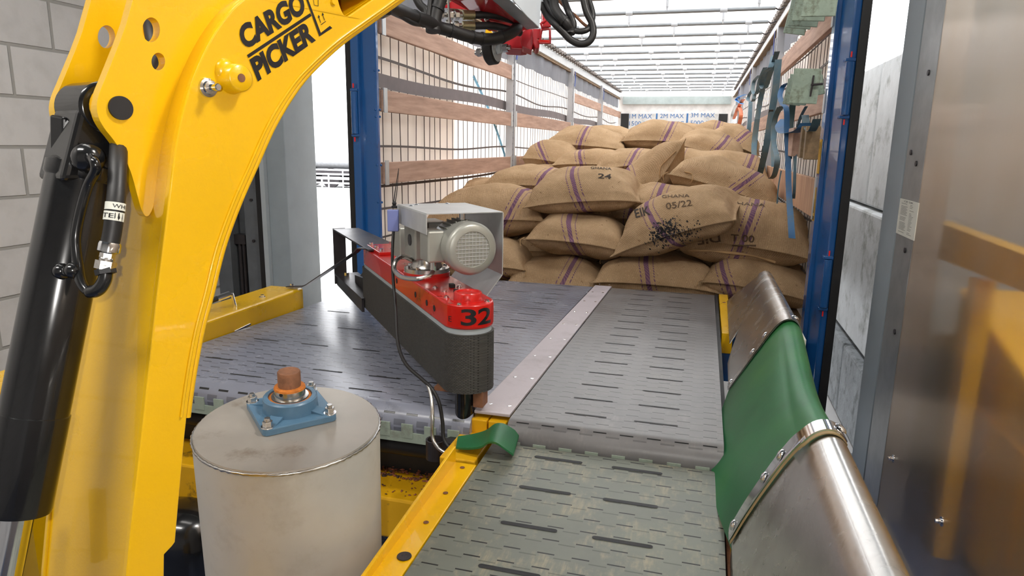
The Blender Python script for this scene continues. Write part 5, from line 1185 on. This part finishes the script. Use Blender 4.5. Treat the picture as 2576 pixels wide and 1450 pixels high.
# fittings and hoses
for y, x0 in ((190, 540), (330, 520)):
    a = fp(x0, y, 1.96); b = fp(1000, y + 6, 1.99); d = (b - a).normalized(); L = (b - a).length; m = MB()
    prof_ = [(.006, 0), (.010, .002), (.010, .05), (.013, .055), (.013, .14), (.009, .15), (.009, .20)]
    m.cyl(a, a + d * L, .007, 12)
    m.build('fitting_core', STL, rh)
    for s0, s1, r_, n_ in ((.02, .12, .0125, 6), (.22, .38, .0155, 6), (.44, .56, .0135, 6), (.66, 1.0, .0135, 24)): MB().cyl(a + d * L * s0, a + d * L * s1, r_, n_).build('hex_fitting', STL if n_ == 6 else mk('brassy_steel', srgb(170, 160, 125), .3, .8), rh, 30, bevel=.001)
    MB().tube([b, b + d * .06, b + d * .14 + fwd * .05], .011, 10, 4).build('hose', RUB, rh, 60)
MB().tube([fp(655, -40, 1.93), fp(665, 120, 1.93), fp(672, 260, 1.93), fp(680, 405, 1.93)], .0035, 8, 2).build('fitting_bar', STL, rh)
def hose(pts, r, lab, grp='black hoses around the red head', mat=RUB, ties=()):
    P = [fp(*p) for p in pts]; t = thing('hydraulic_hose', tuple(P[-1]), lab, 'hose', grp); MB().tube(P, r, 14, 7).build('hose', mat, t, 60)
    sm = smooth(P, 7)
    for k in ties:
        i = int(k * (len(sm) - 2)); d = (sm[i + 1] - sm[i]).normalized(); MB().cyl(sm[i], sm[i] + d * .006, r * 1.12, 16).build('cable_tie', BLKM, t)
    return t
hose([(-190, 30, 1.55), (0, 130, 1.66), (190, 210, 1.75), (370, 270, 1.82), (520, 350, 1.87), (700, 400, 1.9), (880, 460, 1.93), (1060, 500, 1.96), (1250, 505, 1.98), (1400, 460, 2.0), (1530, 385, 2.04), (1560, 330, 2.08)], .0170, 'thick black sheathed hose sagging below the red head from the yellow boom', ties=(.2, .45, .6, .66, .8))
hose([(-80, 130, 1.62), (60, 220, 1.68), (200, 300, 1.74), (300, 320, 1.8), (420, 340, 1.84)], .006, 'thin black line hanging just below the thick sheathed hose')
hose([(560, -60, 1.86), (520, 60, 1.86), (480, 200, 1.86), (462, 330, 1.86), (463, 410, 1.86)], .0205, 'short thick black hose end hanging down left of the bright fittings', ties=(.35,))
hose([(430, -60, 1.84), (412, 100, 1.84), (400, 230, 1.84), (410, 310, 1.84), (450, 360, 1.84)], .006, 'thin black line alongside the short thick hose end')
hose([(230, -60, 1.95), (290, 60, 1.95), (360, 130, 1.95), (380, 200, 1.95), (410, 280, 1.95)], .012, 'black hose loop in front of the curtain left of the fittings')
hose([(1870, 60, 2.05), (1940, 200, 2.03), (2050, 320, 2.0), (2150, 420, 2.0), (2250, 520, 2.0), (2370, 568, 2.0), (2480, 540, 2.0), (2535, 440, 2.0), (2520, 300, 2.0), (2450, 150, 2.0), (2400, -60, 2.0)], .0105, 'biggest hanging loop of black hose right of the grey profile')
hose([(1900, -60, 2.05), (1960, 90, 2.02), (2080, 260, 2.01), (2200, 350, 2.0), (2320, 405, 2.0), (2440, 395, 2.0), (2500, 330, 2.01), (2530, 180, 2.02), (2460, -60, 2.03)], .0085, 'inner hanging loop of black hose right of the grey profile')
hose([(2020, -60, 2.02), (2040, 100, 2.0), (2120, 220, 1.99), (2190, 300, 1.99), (2240, 380, 2.0), (2240, 440, 2.0)], .014, 'thick black hose bundle dropping beside the grey profile', ties=(.5, .8))
hose([(2150, -60, 2.04), (2180, 60, 2.02), (2220, 160, 2.0), (2260, 250, 2.0), (2280, 330, 2.0), (2250, 440, 2.0)], .010, 'second black hose dropping beside the grey profile')
hose([(2080, 0, 2.05), (2200, 120, 2.05), (2300, 200, 2.05), (2400, 300, 2.05), (2470, 350, 2.05)], .0045, 'thin reddish brown line crossing the hanging loops', mat=RUST)
# ================================================================== straps and steel plates on the right trailer wall
def strap(pts, lab, mat=STRP, w=.045, grp='webbing straps on the right trailer wall', tw=0, text=None):
    P = [aX(x, y, X) for x, y, X in pts]; t = thing('lashing_strap', tuple(P[-1]), lab, 'strap', grp); m = MB(); w *= .72
    def wf(t_): a = tw * t_ + .25 * math.sin(3 * t_); return V((-.85 * w * math.cos(a), .55 * w + .2 * w * math.sin(a), 0))
    m.strip(P, None, (.001, -.003, .001), 6, wfn=wf); o = m.build('webbing', mat, t, 60)
    if text:
        sm = smooth(P, 6); n = len(sm); i0, i1 = int(n * text[1]), int(n * text[2]); a, b = sm[i0], sm[min(i1, n - 1)]
        nrm = V((-.006, -.004, 0))
        text_quad(text[0], lambda u, v: a.lerp(b, u) + V((.85, -.55, 0)).normalized() * ((v - .5) * w * .7) + nrm, 'print', INKF, o, .01)
    return t
xw = lambda d=.04: .50 - d
strap([(1958, 150, .46), (1950, 230, .46), (1938, 300, .45), (1925, 380, .44), (1905, 455, .43), (1898, 430, .42), (1897, 360, .43), (1905, 300, .44)], 'broad blue-grey strap hanging in a long loop, printed LOWERT', w=.075, text=('LOWERT', .25, .50))
strap([(1930, 180, .46), (1915, 240, .46), (1905, 300, .45), (1897, 380, .44), (1893, 440, .43)], 'pale blue-grey strap hanging just left of the printed one', w=.075)
strap([(2000, 205, .44), (1972, 215, .42), (1962, 240, .40), (1968, 262, .40), (1978, 275, .41), (1979, 330, .42), (1982, 400, .43), (1984, 480, .43), (1990, 570, .42), (1992, 600, .42)], 'bright blue strap curling out and hanging down to the sacks', STRB, .045)
strap([(1994, 262, .45), (1990, 300, .45), (1986, 345, .44), (1984, 400, .44)], 'dark strap with pale print under the green-grey plates', mk('webbing_dark_green', srgb(42, 62, 60), .8), .05)
strap([(1966, 268, .45), (1950, 300, .44), (1947, 360, .44), (1955, 400, .43), (1948, 440, .43), (1938, 450, .42)], 'grey-green strap with a loose end above the lower board', w=.05)
strap([(1958, 270, .45), (1944, 310, .45), (1942, 370, .45), (1944, 420, .45)], 'thin grey strap just right of the perforated post', w=.03)
strap([(1945, 140, .46), (1938, 170, .43), (1922, 185, .42), (1915, 215, .43), (1925, 222, .44), (1936, 190, .45), (1955, 130, .46)], 'dark bunched strap loop high beside the top board', w=.06)
strap([(1910, 190, .46), (1897, 205, .44), (1894, 230, .43), (1903, 236, .43), (1912, 200, .44), (1925, 170, .45)], 'blue-grey bunched strap loop left of the dark one', w=.06)
strap([(1892, 228, .45), (1884, 240, .43), (1882, 252, .42), (1894, 255, .42), (1898, 235, .43)], 'small rolled grey strap near the far posts', w=.06)
strap([(1888, 255, .46), (1886, 300, .45), (1882, 350, .45)], 'narrow grey strap hanging left of the pale one', w=.07)
strap([(1870, 250, .46), (1862, 262, .44), (1852, 285, .44), (1846, 300, .44), (1858, 270, .44), (1864, 290, .44), (1856, 325, .44)], 'orange strap hanging near the bulkhead', STRO, .09)
strap([(1874, 238, .46), (1858, 245, .44), (1852, 252, .44), (1868, 262, .44)], 'small bright blue strap loop above the orange strap', mk('webbing_bright_blue', srgb(60, 140, 210), .6), .08)
strap([(1845, 270, .46), (1834, 290, .44), (1828, 310, .44), (1832, 325, .44)], 'grey strap bundle farthest back beside the black corner block', w=.12)
strap([(1852, 265, .46), (1842, 290, .44), (1840, 325, .44)], 'pale strap second from the bulkhead', GALL, .10)
strap([(2028, 268, .46), (2012, 300, .45), (2003, 345, .45), (2000, 400, .45), (1998, 470, .45), (1996, 500, .46)], 'thin brownish strap hanging behind the plywood block', w=.022)
strap([(1965, 430, .46), (1958, 470, .45), (1954, 520, .45)], 'thin cord below the lower board', w=.012)
strap([(2025, 290, .46), (2030, 320, .45), (2042, 330, .44), (2055, 300, .44)], 'grey strap tied round the plywood blocks', w=.05)
strap([(1975, 300, .46), (1962, 318, .42), (1972, 335, .42), (2010, 330, .43), (2030, 310, .45)], 'dark blue bunched strap lying behind the plywood blocks', STRB, .09)
def plate(c, yaw, tilt, sx, sz, lab, handle=False):
    p = aX(*c); t = thing('steel_plate', tuple(p), lab, 'steel plate', 'green-grey steel plates hooked on the right boards'); R = Matrix.Rotation(yaw, 3, 'Z') @ Matrix.Rotation(tilt, 3, 'Y')
    m = MB(); m.box((-sx / 2, -.006, -sz / 2), (sx / 2, .006, sz / 2), R, p); m.box((-sx / 2 + .01, .004, sz / 2 - .014), (sx / 2 - .01, .05, sz / 2 - .004), R, p); m.build('plate', GRNP, t, bevel=.003)
    if handle:
        m = MB(); a = p + R @ V((.03, -.02, .045)); b = p + R @ V((.03, -.02, -.045)); m.cyl(a, b, .004, 10); m.cyl(p + R @ V((.03, -.02, .005)), p + R @ V((.075, -.03, .010)), .005, 10); m.cyl(p + R @ V((.03, 0, .005)), p + R @ V((.03, -.02, .005)), .006, 10); m.build('t_handle', DRK, t, 40)
    return t
ya = -.25
plate((2026, 217, .40), ya, .06, .115, .15, 'front green-grey steel plate with a T handle, in the lower group', True)
plate((2008, 226, .415), ya, .10, .10, .145, 'green-grey steel plate half behind the one with the T handle')
plate((1998, 232, .43), ya, .14, .09, .135, 'narrow visible edge of the rearmost plate in the lower group')
plate((2052, 216, .47), ya, -.2, .07, .09, 'small green-grey plate poking out right of the T handle')
for i, (x, y, s, lab) in enumerate(((2066, -12, .13, 'topmost green-grey plate of the upper group, nearest the blue post'), (2042, 2, .14, 'second green-grey plate of the upper group'), (2028, 20, .14, 'third green-grey plate of the upper group'), (2016, 32, .13, 'fourth green-grey plate of the upper group'), (2006, 52, .12, 'lowest mossy plate of the upper group'))): plate((x, y, .40 + .012 * i), ya, .06 + .03 * i, s, s * 1.25, lab)
for (x, y, w_, mt, lab) in ((2002, 358, .24, WOOD, 'pale plywood block hanging on the right wall'), (2030, 358, .06, WOODD, 'dark wooden block beside the pale plywood block'), (2042, 360, .05, WOODD, 'dark brown wooden block nearest the blue post')):
    p = aX(x, y, .46); t = MB(); t.box((p.x - .03, p.y - w_ / 2, p.z - .075), (p.x + .03, p.y + w_ / 2, p.z + .075)); tag(t.build('wooden_block', mt, None, bevel=.003, o=tuple(p)), lab, 'wooden block', 'wooden blocks tied to the right wall')
for loc_, lw in (((-1.7, -.3), 'long hall ceiling lamp nearest the white block wall'), ((-1.2, 1.2), 'long hall ceiling lamp over the belt table'), ((1.3, 1.2), 'added fill lamp behind the glossy panel, there to brighten it')):
    t = thing('hall_and_fill_lamp', (loc_[0], loc_[1], 3.6), lw, 'lamp', 'hall ceiling lamps'); MB().box((loc_[0] - .39, loc_[1] - .2, 3.6), (loc_[0] + .39, loc_[1] + .2, 3.7)).build('lamp_body', GRY, t)
    MB().box((loc_[0] - .01, loc_[1] - .01, 3.7), (loc_[0] + .01, loc_[1] + .01, 4.0)).build('hanger_rod', DRK, t)
